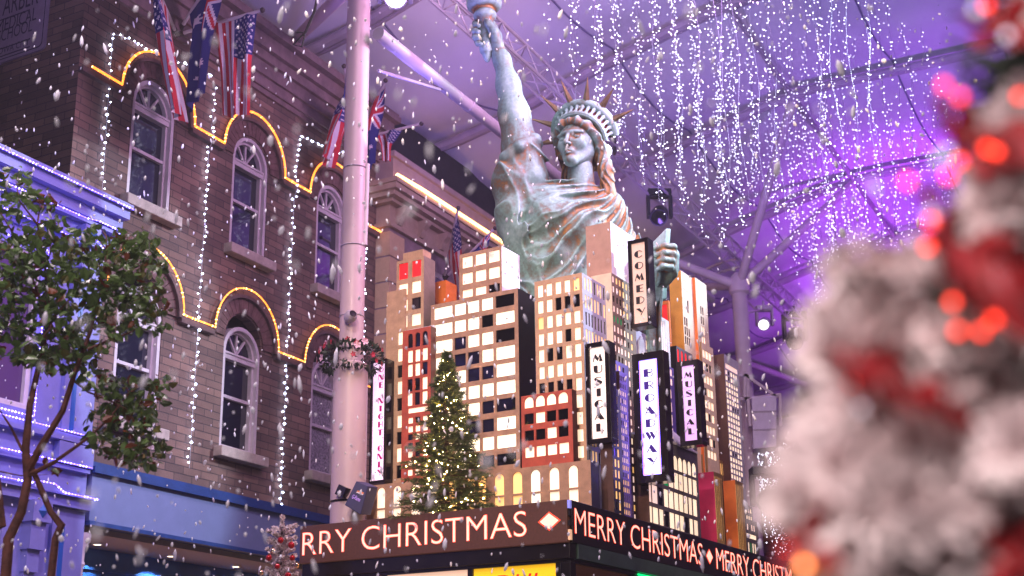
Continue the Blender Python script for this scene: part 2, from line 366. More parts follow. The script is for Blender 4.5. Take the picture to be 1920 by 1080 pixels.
# --- buildings stepping back along the right face
bld('plain pinkish block with slim side windows, between statue and COMEDY sign', 1.9, 1144, 415, 1098, 1188, pink, white_p,  # white side carries the cool light in its colour
    B=[([(1149, 1153.5), (1162, 1166.5)], 450, [(430, 461)], 1150, ['11']), ([(1151, 1157), (1164, 1169)], 480, [(470, 500)], 1152, ['11'])], z0=4.5)
c6 = [(1149, 1152), (1155.2, 1158.5), (1161, 1164.3), (1167.3, 1170.4), (1173.3, 1176.4), (1179.6, 1183)]
bld('tall taupe tower with a cream front and tiny windows, left of the COMEDY sign', 1.78, 1146, 511, 1108, 1189, cream_p, taupe,
    B=[(c6, 545, rows_step(518.2, 11.7, 18.1, 25), 1150.5, ['pyyyyy', 'ppyy1y', '000yyy', 'pp1yyy', 'ggg000', 'ppp11y', 'pppp0y', 'pppp1p', '000ppp', 'pppppp', 'pp0pp1', 'pppp0p', 'ppp1pp', '1pp0pp', 'pppppp', 'p1pppp', 'pp0p1p', 'pppppp', 'p0pppy', 'pppyyp', 'pp0ppp', 'ppyppp', 'pppppp', 'p0ppyp', 'pppppp'])])
bld('low tower with amber windows and violet glow painted on its side, under the taupe tower', 1.60, 1145.5, 671, 1138, 1178, choc, violet_p,  # violet sign glow put into the side colour
    B=[([(1147, 1150), (1153, 1156.5), (1160, 1163.5), (1167, 1170.5)], 690, rows_step(679, 12, 17.5, 9), 1148, ['yyy0', '0y00', 'y000', 'yy0y', 'yyyy', 'yy00', 'yyyy', '0yyy', 'yyyy'])])
bld('thin tower, dark front, tiny windows, violet glow painted on its side, left of BROADWAY sign', 1.46, 1161, 695, 1151.5, 1175, choc, violet_p,  # same violet glow of the sign painted into this side
    B=[([(1162.2, 1164.2), (1165.4, 1167.2), (1168.4, 1170.2), (1171.4, 1173.2)], 720, rows_step(704, 9, 13.8, 19), 1163, ['0000', '0000', 'pppp', 'p0pp', 'pppp', 'pp0p', '00pp', 'pppp', 'pp00', 'pppp', '0ppp', 'pppp', 'yyyy', '000y', 'yyyy', 'yyyy', '0000', 'yyyy', 'yyyy'])])
bld('dark tower with three columns of amber windows above the right ticker', 1.22, 1144, 724, 1122, 1163, choc, navy_p,
    B=[([(1145.6, 1149), (1151.4, 1154.8), (1157.2, 1160.6)], 830, rows_step(738, 14.5, 20.0, 12), 1147, ['yyy', 'yy0', '0yy', 'yyy', 'yyy', '00y', 'yyy', 'yyy', '0yy', 'yyy', 'y0y', 'y0y'])])
def deco_bars(root, W, D, H):
    mb = MB()
    for i in range(6): mb.box(0.002, 0.022, D * (0.12 + 0.065 * i), D * (0.12 + 0.065 * i) + 0.012, 0.1, H - 0.05 - 0.03 * abs(i - 2.5))
    mb.build('fin', white_p, root)
bld('lavender block with curved vertical fins, above the top of the BROADWAY sign', 2.25, 1190, 616, 1180, 1223, taupe, lav_p, a=0.36,
    B=[([(1211, 1221)], 630, [(626, 634)], 1211, ['1']), ([(1211, 1213.5), (1214.8, 1217.3), (1218.6, 1221)], 645, [(638, 655), (659, 676)], 1212, ['111', '111'])], extra=deco_bars)
bld('slim white art deco block with an orange edge, above the BROADWAY sign', 2.75, 1228, 587, 1224.5, 1254, orange_p, white_p, a=0.31,
    B=[([(1235.5, 1238), (1240, 1242), (1244, 1246)], 610, [(598, 655)], 1236, ['ppp']), ([(1230, 1233), (1248, 1250.5)], 630, [(624, 634), (638, 649), (655, 668)], 1231, ['pp', '0p', '00'])])
bld('small orange block with a glowing red front beside the ochre tower', 3.25, 1253, 563, 1240, 1256, orange_p, orange_p, a=0.42,
    A=[([(1240.5, 1251)], 585, [(571, 602)], 1246, ['r'])], z0=5.0)
# ochre tower group
bld('ochre tower with a pale side, tallest on the right of the COMEDY sign', 3.3, 1276.5, 507, 1254, 1301, yellow_p, cream_p, a=0.32,
    B=[([(1280, 1282.6), (1283.6, 1286.2), (1287.2, 1289.8)], 545, rows_step(524, 15, 17.2, 18), 1281, ['11 ', '111', '1 0', '111', '00 ', '000', '000', '   ', '111', '   ', '100', '000', '111', '1 1', '0 0', '11 ', '111', '111'])])
bld('cream slab tower with a slim column of paired windows, joined to the ochre tower', 3.55, 1303, 520, 1296, 1324, orange_p, cream_p, a=0.28,
    B=[([(1312, 1314.4), (1315.4, 1317.8)], 560, rows_step(537, 14, 18.2, 9), 1313, ['11', '11', '00', '00', '11', '11', '11', '10', '11'])])
bld('lower cream block with groups of three windows, right of the cream slab tower', 3.95, 1315, 641, 1312, 1337, gold_p, cream_p, a=0.24,
    B=[([(1317.5, 1321.8), (1323, 1327.3), (1328.5, 1332.8)], 670, rows_step(656, 14, 23, 9), 1319, ['111', '100', '111', '011', '111', '101', '111', '010', '111'])])
bld('dark block with four glowing red arches behind the right MUSICAL sign', 2.8, 1268, 648, 1250, 1298, blackp, grey_p, a=0.30,
    B=[([(1270, 1273.6), (1277, 1280.6), (1284, 1287.6), (1291, 1294.6)], 665, [(654, 678)], 1271, ['rrrr'], (0,))])
bld('plum tower with white arched windows between the BROADWAY and right MUSICAL signs', 2.5, 1245, 682, 1238, 1263, blackp, violet_p, a=0.26,
    B=[([(1246.6, 1250.4), (1252, 1255.8), (1257.4, 1261)], 720, [(687, 700), (705, 717)], 1248, ['ppp', 'ppp']), ([(1249, 1253), (1256, 1260)], 750, [(725, 743), (750, 768), (773, 793), (798, 817), (822, 842)], 1250, ['pp', 'pp', 'pp', 'pp', 'pp'], (0,))])
def arc_roof(root, W, D, H):
    mb = MB(); mb.box(-0.25, 0.012, -0.01, D + 0.01, H + 0.002, H + 0.03)
    for q in (0.14, 0.74):
        y = D * q; mb.add([(0.0, y - 0.28, H + 0.03), (0.0, y + 0.32, H + 0.03), (-0.2, y + 0.02, H + 0.30), (-0.22, y + 0.34, H + 0.03)], [(0, 1, 2), (1, 3, 2), (0, 2, 3)])
    mb.build('roof', white_p, root)
cc = [(1212.7, 1221.7), (1223, 1233), (1235, 1242.7), (1245, 1253), (1254, 1262.7), (1264, 1272), (1273, 1280.7), (1281.7, 1289), (1290.7, 1297), (1298.7, 1306)]
bld('dark arcade of big lit windows with a pale gabled roof, below the BROADWAY sign', 2.3, 1212, 812, 1188, 1308, choc, grey_p, a=0.09,
    B=[(cc, 900, [(835, 862)], 1217, ['  11111111'], (0,)), (cc, 900, [(868, 899)], 1217, ['  1g111111']), (cc, 930, [(906.7, 940), (948, 978)], 1217, ['pp01111111', '1110111011'])],
    extra=arc_roof, name='model_arcade')
bld('chocolate tower with a steel grey side of tiny windows, furthest right of the tall towers', 4.6, 1357, 663, 1337, 1384, choc, lav_p, a=0.20,
    B=[([(1360.5, 1382)], 690, [(681, 690)], 1361, ['p']), ([(1361.5, 1364.8), (1366.2, 1369.4), (1370.8, 1374), (1375.4, 1378.4), (1379.6, 1382.6)], 720, rows_step(694.5, 7.4, 10.6, 20), 1363, ['p0111', '10111', '11111', '11111', '11p11', '11111', '1p000', '11111', '11111', '1p111', '11111', '111p1', '11111', '11111', '10011', '11111', '1111p', '11111', '11110', '11111'])])
def stripes(root, W, D, H):
    mb = MB()
    for i in range(5): mb.box(0.001, 0.014, D * (0.04 + 0.19 * i), D * (0.04 + 0.19 * i) + D * 0.05, 0.0, H - 0.05)
    mb.build('fin', gold_p, root)
bld('magenta tower with slim gold stripes of light on its side, above the right ticker', 3.9, 1338, 884, 1308, 1353.5, magenta_p, gold_p, a=0.09,
    B=[([(1339.5, 1342), (1342.7, 1345.2), (1346, 1348.4), (1349.2, 1351.8)], 930, [(893, 1010)], 1341, ['yyyy'])], extra=stripes)
bld('orange tower with slim gold stripes of light, nearest the far end of the right ticker', 4.62, 1378, 900, 1355.5, 1393, orange_p, gold_p, a=0.09,
    B=[([(1379.4, 1381.8), (1382.6, 1385), (1385.8, 1388.2), (1389, 1391.2)], 940, [(909, 1030)], 1380, ['yyyy'])], extra=stripes)
bld('short gold block with slits of light behind the magenta tower', 4.25, 1317, 852, 1306, 1330, gold_p, gold_p, a=0.30,
    B=[([(1319, 1321), (1322.5, 1324.5), (1326, 1328)], 865, [(859, 880)], 1320, ['yyy'])])
bld('short orange stump with slits of light between the magenta and orange towers', 4.85, 1349, 862, 1336, 1360, orange_p, gold_p, a=0.30,
    B=[([(1351, 1353), (1354.4, 1356.4)], 875, [(869, 890)], 1352, ['yy'])])
bld('small stepped grey block at the very end of the right ticker', 5.45, 1396, 946, 1394, 1411, grey_p, grey_p, a=0.14,
    B=[([(1399, 1401.4), (1402.8, 1405.2), (1406.6, 1409)], 955, [(952, 960), (966, 974)], 1400, ['1p1', '111'])])
bld('low grey block in front of the small stepped one at the ticker end', 5.6, 1398, 972, 1396, 1421, grey_p, grey_p, a=0.10,
    B=[([(1401, 1403.4), (1405, 1407.4), (1409, 1411.4), (1413, 1415.4)], 990, [(982, 993), (1016, 1040)], 1402, ['p0pp', '1g11']), ([(1400, 1418)], 1005, [(1000, 1008)], 1402, ['1'])])
bld('small orange house model its inner light painted on, behind the tan tower', 1.75, 836, 525, 816, 838, orange_p, orange_p, D=0.25, z0=5.6)  # no lamp inside, the glow is put into the orange paint

# ------------------------------------------------------------------ lettered blade signs (art deco lettering drawn as polygons)
def ring(cx, cy, rx, ry, a0, a1, th, k=14):
    o = [(cx + rx * math.cos(R(a0 + (a1 - a0) * i / k)), cy + ry * math.sin(R(a0 + (a1 - a0) * i / k))) for i in range(k + 1)]
    n = [(cx + (rx - th) * math.cos(R(a0 + (a1 - a0) * i / k)), cy + (ry - th) * math.sin(R(a0 + (a1 - a0) * i / k))) for i in range(k + 1)]
    return [[o[i], o[i + 1], n[i + 1], n[i]] for i in range(k)]
def seg(cx, cy, rx, ry, xc, left=True, k=14):
    a = math.degrees(math.acos(max(-1, min(1, (xc - cx) / rx))))
    A = np.linspace(a, 360 - a, k) if left else np.linspace(-a, a, k)
    return [[(cx + rx * math.cos(R(t)), cy + ry * math.sin(R(t))) for t in A]]
def rc(x0, x1, y0, y1): return [[(x0, y0), (x1, y0), (x1, y1), (x0, y1)]]
T = 0.07
GL = {
    'O': lambda: seg(.5, .5, .46, .5, .42) + ring(.5, .5, .46, .5, -100, 100, T),
    'C': lambda: seg(.52, .5, .48, .5, .44) + ring(.52, .5, .48, .5, 40, 100, T) + ring(.52, .5, .48, .5, -100, -40, T),
    'G': lambda: seg(.52, .5, .48, .5, .44) + ring(.52, .5, .48, .5, 40, 100, T) + ring(.52, .5, .48, .5, -100, -20, T) + rc(.62, .98, .40, .46),
    'D': lambda: rc(.06, .44, 0, 1) + ring(.44, .5, .50, .5, -90, 90, T),
    'E': lambda: rc(.12, .50, 0, 1) + rc(.5, .88, 0, T) + rc(.5, .80, .48, .48 + T) + rc(.5, .88, 1 - T, 1),
    'Y': lambda: [[(0, 1), (.40, 1), (.66, .48), (.50, .38)]] + [[(.94, 1), (1, 1), (.52, 0), (.46, 0)]],
    'M': lambda: [[(.0, 0), (.06, 0), (.30, .98), (.24, .98)], [(.24, 1), (.30, 1), (.62, .34), (.46, .10), (.16, .62)], [(.62, .62), (.78, 1), (.98, 0), (.66, 0), (.70, .5)], [(.46, .10), (.50, .06), (.80, 1), (.74, 1)]],
    'U': lambda: [[(.08, 1), (.46, 1), (.46, .08), (.36, .05), (.22, .10), (.12, .20), (.08, .34)]] + ring(.5, .36, .42, .36, 200, 360, T) + rc(.92 - T, .92, .36, 1),
    'S': lambda: [[(.10, .74), (.20, .92), (.34, .80), (.88, .36), (.86, .16), (.72, .04), (.62, .20), (.14, .58)]] + ring(.5, .74, .40, .26, 40, 160, T) + ring(.48, .26, .42, .26, 200, 320, T),
    'I': lambda: rc(.30, .70, 0, 1),
    'A': lambda: [[(.40, 1), (.50, 1), (1, 0), (.56, 0), (.30, .62)]] + [[(0, 0), (.06, 0), (.48, .98), (.42, .98)]] + rc(.10, .6, .22, .27),
    'L': lambda: rc(.16, .56, 0, 1) + rc(.56, .92, 0, T),
    'B': lambda: rc(.04, .44, 0, 1) + ring(.44, .75, .44, .25, -90, 90, T) + ring(.44, .26, .52, .26, -90, 90, T),
    'R': lambda: rc(.04, .44, 0, 1) + ring(.44, .70, .48, .30, -90, 90, T) + [[(.50, .44), (.62, .44), (1.0, 0), (.88, 0)]],
    'W': lambda: [[(-.05, 1), (.26, 1), (.46, .36), (.34, 0)], [(.36, 1), (.62, 1), (.82, .40), (.70, 0)], [(.34, 0), (.38, 0), (.56, .70), (.50, .76)], [(1, 1), (1.05, 1), (.74, 0), (.70, 0)]],
    'N': lambda: [[(.0, 1), (.36, 1), (1, 0), (.62, 0)]] + rc(.0, .05, 0, .98) + rc(.95, 1, .02, 1),
    'H': lambda: rc(.06, .42, 0, 1) + rc(.42, .9, .46, .46 + T) + rc(.86, .92, 0, 1),
    'T': lambda: rc(.30, .68, 0, 1) + rc(.0, 1.0, 1 - T, 1),
}
def blade_sign(label, text, b, x0, y0, x1, ybot, facem, letm, fill=0.66, lw=0.62, halo=None, top=0.06, depth=0.16, fr=0.065, lx=0.5, gap=1.0):
    aL, zt = kA(x0, y0, b); aR = kA(x1, y0 - 0.2 * (x1 - x0), b)[0]; zb = kA(x0 + 4, ybot, b)[1]
    W = aL - aR; H = zt - zb
    root = thing('blade_sign', label, 'lettered sign', K(aL, b, zb), KRZ, 'vertical theatre signs')
    mb = MB(); f = fr
    for q in ((0, W, 0, f), (0, W, H - f, H), (0, f, f, H - f), (W - f, W, f, H - f)):
        mb.box(q[0], q[1], 0, depth, q[2], q[3])
    mb.box(f, W - f, depth * 0.5, depth - 0.002, f, H - f)
    mb.build('box', glossblack, root, bevel=0.004)
    fc_ = MB(); fc_.box(f + 0.001, W - f - 0.001, 0.02, 0.035, f + 0.001, H - f - 0.001); face = fc_.build('lightbox', facem, root)
    n = len(text); ih = H - 2 * f; iw = W - 2 * f
    cell = ih * (1 - 2 * top) / n; ch = cell * fill; cw = iw * lw
    for i, t in enumerate(text):
        if t == ' ': continue
        ox = f + iw * lx - cw / 2; oz = f + ih * (1 - top) - (i + 1) * cell + (cell - ch) / 2
        m2 = MB()
        for k, poly in enumerate(GL[t]()):
            y = 0.012 + 0.0005 * (k % 3)
            m2.prism(poly, lambda u, v: (ox + u * cw, y, oz + v * ch), lambda u, v: (ox + u * cw, 0.0195, oz + v * ch))
        m2.build('letter', letm, face)
    return root
glossblack = pm('gloss_black', (0.010, 0.007, 0.010), 0.16, var=0.3, scale=6)
ink = pm('sign_ink', (0.008, 0.004, 0.008), 0.5)
ink_v = pm('sign_ink_violet', (0.02, 0.0, 0.10), 0.5, emit=(0.06, 0.01, 0.35), es=0.35)
ink_m = pm('sign_ink_magenta', (0.25, 0.0, 0.08), 0.5, emit=(0.6, 0.02, 0.25), es=0.5)
f_cream = pm('sign_face_cream', (0.8, 0.7, 0.65), 0.35, emit=(1.0, 0.78, 0.70), es=0.80)
f_peach = pm('sign_face_peach', (0.7, 0.5, 0.42), 0.35, emit=(1.0, 0.58, 0.46), es=0.42)
f_white = pm('sign_face_white', (0.8, 0.8, 0.9), 0.35, emit=(0.80, 0.82, 1.0), es=1.2)
f_lilac = pm('sign_face_lilac', (0.7, 0.5, 0.8), 0.35, emit=(0.72, 0.36, 1.0), es=0.72)
f_pinkw = pm('sign_face_pink', (0.8, 0.7, 0.8), 0.35, emit=(1.0, 0.66, 1.0), es=1.0)
blade_sign('cream lit MUSICAL sign beside the small red block', 'MUSICAL', 1.12, 1096, 645, 1141, 834, f_cream, ink, top=0.055, fr=0.055, lw=0.66)
blade_sign('dimly lit COMEDY sign, highest of the signs, before the statue hand', 'COMEDY', 2.05, 1176, 452, 1214, 616, f_peach, ink, top=0.07, fr=0.045, lw=0.68, fill=0.6)
broad = blade_sign('BROADWAY sign glowing violet white, largest and lowest of the signs', 'BROADWAY', 1.84, 1184, 665, 1243, 908, f_white, ink_v, top=0.06, fr=0.085, lw=0.60, fill=0.62)
blade_sign('lilac lit MUSICAL sign right of the BROADWAY sign', 'MUSICAL', 2.75, 1268, 679, 1308, 838, f_lilac, ink, top=0.06, fr=0.06, lw=0.66, fill=0.64)
blade_sign('pink lit ONE NIGHT ONLY sign on the left end of the skyline', 'ONE NIGHT ONLY', 1.0, 695, 677, 725, 906, f_pinkw, ink_m, top=0.03, fr=0.03, lw=0.42, fill=0.72, lx=0.66)
# violet neon edge round the BROADWAY light box
neon_v = pm('neon_violet', (0.2, 0.1, 0.8), 0.4, emit=(0.16, 0.05, 1.0), es=12.0)
for o_ in broad.children:
    if o_.name.startswith('lightbox'):
        bbx_ = [Vector(c) for c in o_.bound_box]; xa, xb = bbx_[0].x, bbx_[6].x; za, zb_ = bbx_[0].z, bbx_[6].z
        q = MB(); q.tube([(xa + .012, .004, za + .012), (xb - .012, .004, za + .012), (xb - .012, .004, zb_ - .012), (xa + .012, .004, zb_ - .012), (xa + .012, .004, za + .012)], .009, 6); q.build('neon_edge', neon_v, o_)

# ------------------------------------------------------------------ kiosk
KW, KD, LZ0, LZ1 = 3.39, 6.45, K0[2], 3.768
kiosk = thing('kiosk', 'black framed street kiosk carrying the ticker and the model skyline', 'kiosk', K(0, 0, 0), KRZ)
led_l = pm('led_board_lit', (0.055, 0.022, 0.016), 0.5, var=0.35, scale=40, emit=(0.24, 0.075, 0.040), es=0.20)
led_r = pm('led_board_dark', (0.012, 0.010, 0.012), 0.3, var=0.3, scale=40)
frame_b = pm('black_metal', (0.012, 0.009, 0.009), 0.28, 0.2, var=0.4, scale=4)
deck = MB(); deck.box(-KW + 0.02, -0.02, 0.02, KD - 0.02, 3.60, 3.715); deck.build('roof_deck', frame_b, kiosk)
lb = MB(); lb.box(-KW, -0.03, 0.0, 0.07, LZ0, LZ1); boardL = lb.build('led_board', led_l, kiosk, bevel=0.004); tag(boardL, label='brown glowing ticker board on the left face')
rb = MB(); rb.box(-0.075, 0.0, 0.055, KD, LZ0, LZ1); boardR = rb.build('led_board', led_r, kiosk, bevel=0.004); tag(boardR, label='black ticker board on the right face')
for z, h, m in ((LZ0 + 0.02, .10, 0), (LZ0 + 0.16, .05, 1), (LZ0 + 0.26, .05, 1), (LZ0 + 0.33, .08, 2)):
    strip = MB(); strip.box(-0.028, -0.002, 0.012, 0.05, z, z + h); strip.build('corner_strip', [pm('strip_peach', (0.6, 0.3, 0.2), 0.4, emit=(1, .6, .35), es=0.6), blackp, pm('strip_blue', (0.2, 0.2, 0.7), 0.4, emit=(.35, .35, 1), es=0.6)][m], kiosk)
led_core = pm('led_letter', (0.9, 0.4, 0.3), 0.5, emit=(1.0, 0.52, 0.40), es=1.4)
led_rim = pm('led_letter_rim', (0.8, 0.1, 0.05), 0.5, emit=(1.0, 0.055, 0.02), es=1.0)
def text_mesh(body, offset=0.0, extrude=0.0, shear=0.0):
    cu = bpy.data.curves.new('lettering', 'FONT'); cu.body = body; cu.offset = offset; cu.extrude = extrude; cu.shear = shear; cu.resolution_u = 4
    o = bpy.data.objects.new('lettering', cu); COL.objects.link(o)
    me = bpy.data.meshes.new_from_object(o.evaluated_get(bpy.context.evaluated_depsgraph_get()))
    bpy.data.objects.remove(o); bpy.data.curves.remove(cu)
    return me
def text_on(body, parent, f, u0, u1, v0, v1, mat, name='lettering', offset=0.0, d=-0.002, ref=None, shear=0.0):
    """lay flat text on a face: f(u, v, depth) -> local point; fitted to u0..u1, v0..v1 (box of the plain letters)"""
    ref = ref or text_mesh(body, 0.0, 0.0, shear); me = text_mesh(body, offset, 0.0, shear)
    co = np.empty(len(ref.vertices) * 3); ref.vertices.foreach_get('co', co); co = co.reshape(-1, 3); lo, hi = co.min(0), co.max(0)
    q = np.empty(len(me.vertices) * 3); me.vertices.foreach_get('co', q); q = q.reshape(-1, 3)
    su, sv = (u1 - u0) / (hi[0] - lo[0]), (v1 - v0) / (hi[1] - lo[1])
    out = [f(u0 + (x - lo[0]) * su, v0 + (y - lo[1]) * sv, d) for x, y, _ in q]
    root = list(range(len(out)))
    def find(i):
        while root[i] != i: root[i] = root[root[i]]; i = root[i]
        return i
    faces = [tuple(p.vertices) for p in me.polygons]
    for f_ in faces:
        for i in f_[1:]: root[find(i)] = find(f_[0])
    isl = {}
    for f_ in faces: isl.setdefault(find(f_[0]), []).append(f_)
    for fs in isl.values():                    # one object per letter
        ids = sorted({i for f_ in fs for i in f_}); ix = {k: n for n, k in enumerate(ids)}
        m2 = bpy.data.meshes.new('letter'); m2.from_pydata([tuple(out[i]) for i in ids], [], [tuple(ix[i] for i in f_) for f_ in fs]); m2.materials.append(mat)
        o = bpy.data.objects.new('letter', m2); COL.objects.link(o); o.parent = parent
    bpy.data.meshes.remove(me)
fL = lambda u, v, d: (-KW + u, d, v)
fR = lambda u, v, d: (-d, u, v)
uL = lambda x, y: (KW - kA(x, y, 0)[0]); uR = lambda x, y: kB(x, y, 0)[0]
def led_text(body, board, f, u0, u1, v0, v1):
    text_on(body, board, f, u0, u1, v0, v1, led_rim, offset=0.0, d=-0.0025)
    text_on(body, board, f, u0, u1, v0, v1, led_core, offset=-0.014, d=-0.005)
def diamond(board, f, u, v, ru, rv):
    for k, m, d in ((1.12, led_rim, -0.0025), (0.92, led_core, -0.005)):
        mb = MB(); mb.add([f(u - ru * k, v, d), f(u, v - rv * k, d), f(u + ru * k, v, d), f(u, v + rv * k, d)], [(0, 1, 2, 3)]); mb.build('diamond', m, board)
vb, vt = LZ0 + 0.085, LZ0 + 0.345
led_text('RRY CHRISTMAS', boardL, fL, uL(567, 1020), uL(988, 985), vb, vt)
diamond(boardL, fL, uL(1030, 978), (vb + vt) / 2, 0.115, 0.085)
led_text('MERRY CHRISTMAS', boardR, fR, uR(1077, 980), uR(1317, 1030), vb, vt)
diamond(boardR, fR, uR(1330, 1045), (vb + vt) / 2, 0.10, 0.085)
uA = uR(1343, 1055); wR = uR(1317, 1030) - uR(1077, 980)
led_text('MERRY CHRISTM', boardR, fR, uA, uA + wR * 0.83, vb, vt)
# frame, panes and doors under the ticker
fr = MB()
fr.box(-KW + 0.02, -0.02, 0.03, 0.16, 3.20, LZ0 - 0.004); fr.box(-KW + 0.03, -0.03, 0.06, 0.14, 3.165, 3.20)
fr.box(-0.14, -0.05, 0.16, KD - 0.03, 3.165, 3.20)
for x in (-KW + 0.03, -0.13): fr.box(x, x + 0.10, 0.05, 0.15, 0, 3.165)
xs = [uL(p, 1060) - KW for p in (712, 874, 1040)]
for x in xs: fr.box(x - 0.03, x + 0.03, 0.07, 0.13, 0, 3.165)
ys = [0.16, uR(1193, 1060), uR(1340, 1100), 3.9, 5.2, KD - 0.1]
for y in ys: fr.box(-0.14, -0.05, y - 0.04, y + 0.04, 0, 3.165)
fr.box(-KW + 0.02, -0.02, KD - 0.12, KD - 0.02, 0, 3.6)
fr.build('frame', frame_b, kiosk, bevel=0.004)
hd = MB(); hd.box(-0.13, 0.0, 0.17, KD - 0.03, 3.205, LZ0 - 0.004); hd.build('header', pm('header_green_grey', (0.05, 0.09, 0.08), 0.35, var=0.3, scale=3), kiosk)
nt_ = MB(); nt_.tube([(-0.04, 1.6, 3.185), (-0.04, 5.0, 3.185)], 0.012); nt_.build('added_green_tube', pm('glow_green', (0, 0.6, 0.2), 0.4, emit=(0.0, 0.8, 0.2), es=1.6), kiosk)  # invented tube, glows green in place of light from inside
gl_o = MB(); gl_o.box(-KW + 0.13, xs[0] - 0.03, 0.10, 0.115, 0.3, 3.165); gl_o.build('panel', pm('panel_amber', (0.3, 0.12, 0.04), 0.3, emit=(1, 0.34, 0.10), es=0.45), kiosk)
gl_p = MB(); gl_p.box(xs[0] + 0.03, xs[1] - 0.03, 0.10, 0.115, 0.3, 3.165); gl_p.build('panel', pm('panel_peach', (0.6, 0.4, 0.3), 0.3, emit=(1, 0.60, 0.42), es=0.85), kiosk)
gl_y = MB(); gl_y.box(xs[1] + 0.03, xs[2] - 0.03, 0.10, 0.115, 0.3, 3.165); py_ = gl_y.build('poster', pm('poster_yellow', (0.8, 0.5, 0.02), 0.3, emit=(1, 0.52, 0.01), es=0.85), kiosk)
px0, px1 = uL(913, 1070), uL(1004, 1062)
text_on('DHL', py_, lambda u, v, d: (-KW + u, 0.10 + d, v), px0, px1, 2.85, 3.085, pm('poster_red', (0.6, 0.01, 0.01), 0.4, emit=(0.8, 0.01, 0.005), es=0.8), shear=0.35)
for i in range(len(ys) - 1):
    p = MB(); p.box(-0.10, -0.085, ys[i] + 0.04, ys[i + 1] - 0.04, 0.25, 3.165)
    p.build('glass_pane', pm('pane_dark', (0.012, 0.010, 0.010), 0.06, emit=(0.5, 0.16, 0.04), es=0.05) if i == 0 else pm('pane_green', (0.02, 0.05, 0.03), 0.08, emit=(0.10, 0.34, 0.10), es=0.35), kiosk)

# ------------------------------------------------------------------ facades on the left of the street (local x = t, y = s)
FRZ = -YF
def brick_mat(name, ax, c1=(0.30, 0.185, 0.15), c2=(0.155, 0.098, 0.088)):
    m = bpy.data.materials.new(name); m.use_nodes = True; n = m.node_tree.nodes; L = m.node_tree.links; b = n['Principled BSDF']
    tc = n.new('ShaderNodeTexCoord'); sp = n.new('ShaderNodeSeparateXYZ'); cb = n.new('ShaderNodeCombineXYZ')
    L.new(tc.outputs['Object'], sp.inputs[0]); L.new(sp.outputs[ax], cb.inputs['X']); L.new(sp.outputs['Z'], cb.inputs['Y'])
    bt = n.new('ShaderNodeTexBrick'); L.new(cb.outputs[0], bt.inputs['Vector'])
    bt.inputs['Scale'].default_value = 1.0; bt.inputs['Brick Width'].default_value = 0.36; bt.inputs['Row Height'].default_value = 0.108
    bt.inputs['Mortar Size'].default_value = 0.007; bt.inputs['Mortar Smooth'].default_value = 0.15; bt.inputs['Bias'].default_value = 0.1
    bt.inputs['Color1'].default_value = c1 + (1,); bt.inputs['Color2'].default_value = c2 + (1,); bt.inputs['Mortar'].default_value = (0.075, 0.055, 0.06, 1)
    nz = n.new('ShaderNodeTexNoise'); nz.inputs['Scale'].default_value = 1.3; nz.inputs['Detail'].default_value = 8; L.new(tc.outputs['Object'], nz.inputs['Vector'])
    mx = n.new('ShaderNodeMix'); mx.data_type = 'RGBA'; mx.blend_type = 'MULTIPLY'; mx.inputs[0].default_value = 0.75
    rp = n.new('ShaderNodeValToRGB'); rp.color_ramp.elements[0].position = 0.3; rp.color_ramp.elements[0].color = (.42, .42, .44, 1); rp.color_ramp.elements[1].position = 0.68; rp.color_ramp.elements[1].color = (1.15, 1.1, 1.05, 1)
    L.new(nz.outputs['Fac'], rp.inputs['Fac']); L.new(bt.outputs['Color'], mx.inputs[6]); L.new(rp.outputs['Color'], mx.inputs[7]); L.new(mx.outputs[2], b.inputs['Base Color'])
    n2 = n.new('ShaderNodeTexNoise'); n2.inputs['Scale'].default_value = 45; L.new(tc.outputs['Object'], n2.inputs['Vector'])
    sm = n.new('ShaderNodeMath'); sm.operation = 'MULTIPLY_ADD'; sm.inputs[1].default_value = -1.0; L.new(bt.outputs['Fac'], sm.inputs[0])
    s2 = n.new('ShaderNodeMath'); s2.operation = 'MULTIPLY'; s2.inputs[1].default_value = 0.35; L.new(n2.outputs['Fac'], s2.inputs[0]); L.new(s2.outputs[0], sm.inputs[2])
    bp = n.new('ShaderNodeBump'); bp.inputs['Strength'].default_value = 0.6; bp.inputs['Distance'].default_value = 0.02
    L.new(sm.outputs[0], bp.inputs['Height']); L.new(bp.outputs['Normal'], b.inputs['Normal']); b.inputs['Roughness'].default_value = 0.85
    MATS[name] = m; return m
brickF = brick_mat('brick_front', 'Y'); brickS = brick_mat('brick_side', 'X')
voussoir = pm('brick_arch', (0.17, 0.09, 0.085), 0.85, var=0.4, scale=6, bump=0.4, bscale=30)
trim_w = pm('paint_pale_trim', (0.62, 0.55, 0.60), 0.5, var=0.08, scale=6)
sill_m = pm('stone_sill', (0.46, 0.38, 0.34), 0.75, var=0.2, scale=8, bump=0.2)
led_ge = pm('ledge_dark', (0.13, 0.08, 0.08), 0.8, var=0.3, scale=8)
glass_d = pm('window_glass', (0.012, 0.014, 0.03), 0.04, spec=1.0, coat=0.5)
lace = pm('lace_curtain', (0.30, 0.27, 0.33), 0.8, var=0.6, scale=30)
fascia_p = pm('paint_fascia_blue', (0.17, 0.20, 0.40), 0.45, var=0.06, scale=4)
navy_t = pm('paint_navy_band', (0.02, 0.055, 0.22), 0.35, var=0.2, scale=5)
brick_b = thing('brick_building', 'brown brick building with two rows of arched white windows over a blue shopfront', 'building', F(0, 0, 0), FRZ)
S0, S1, ZTOP = -0.62, 6.36, 11.25
CS = [0.80, 2.92, 5.04]; WR = 0.42
UPZ, LOZ = (8.34, 10.18), (5.36, 7.38)
fW = lambda u, v, d: (-d, S0 + u, v)
mb = MB(); holes = []
for c in CS:
    for z0, z1 in (UPZ, LOZ): holes.append((c - WR - S0, z0, c + WR - S0, z1, True))
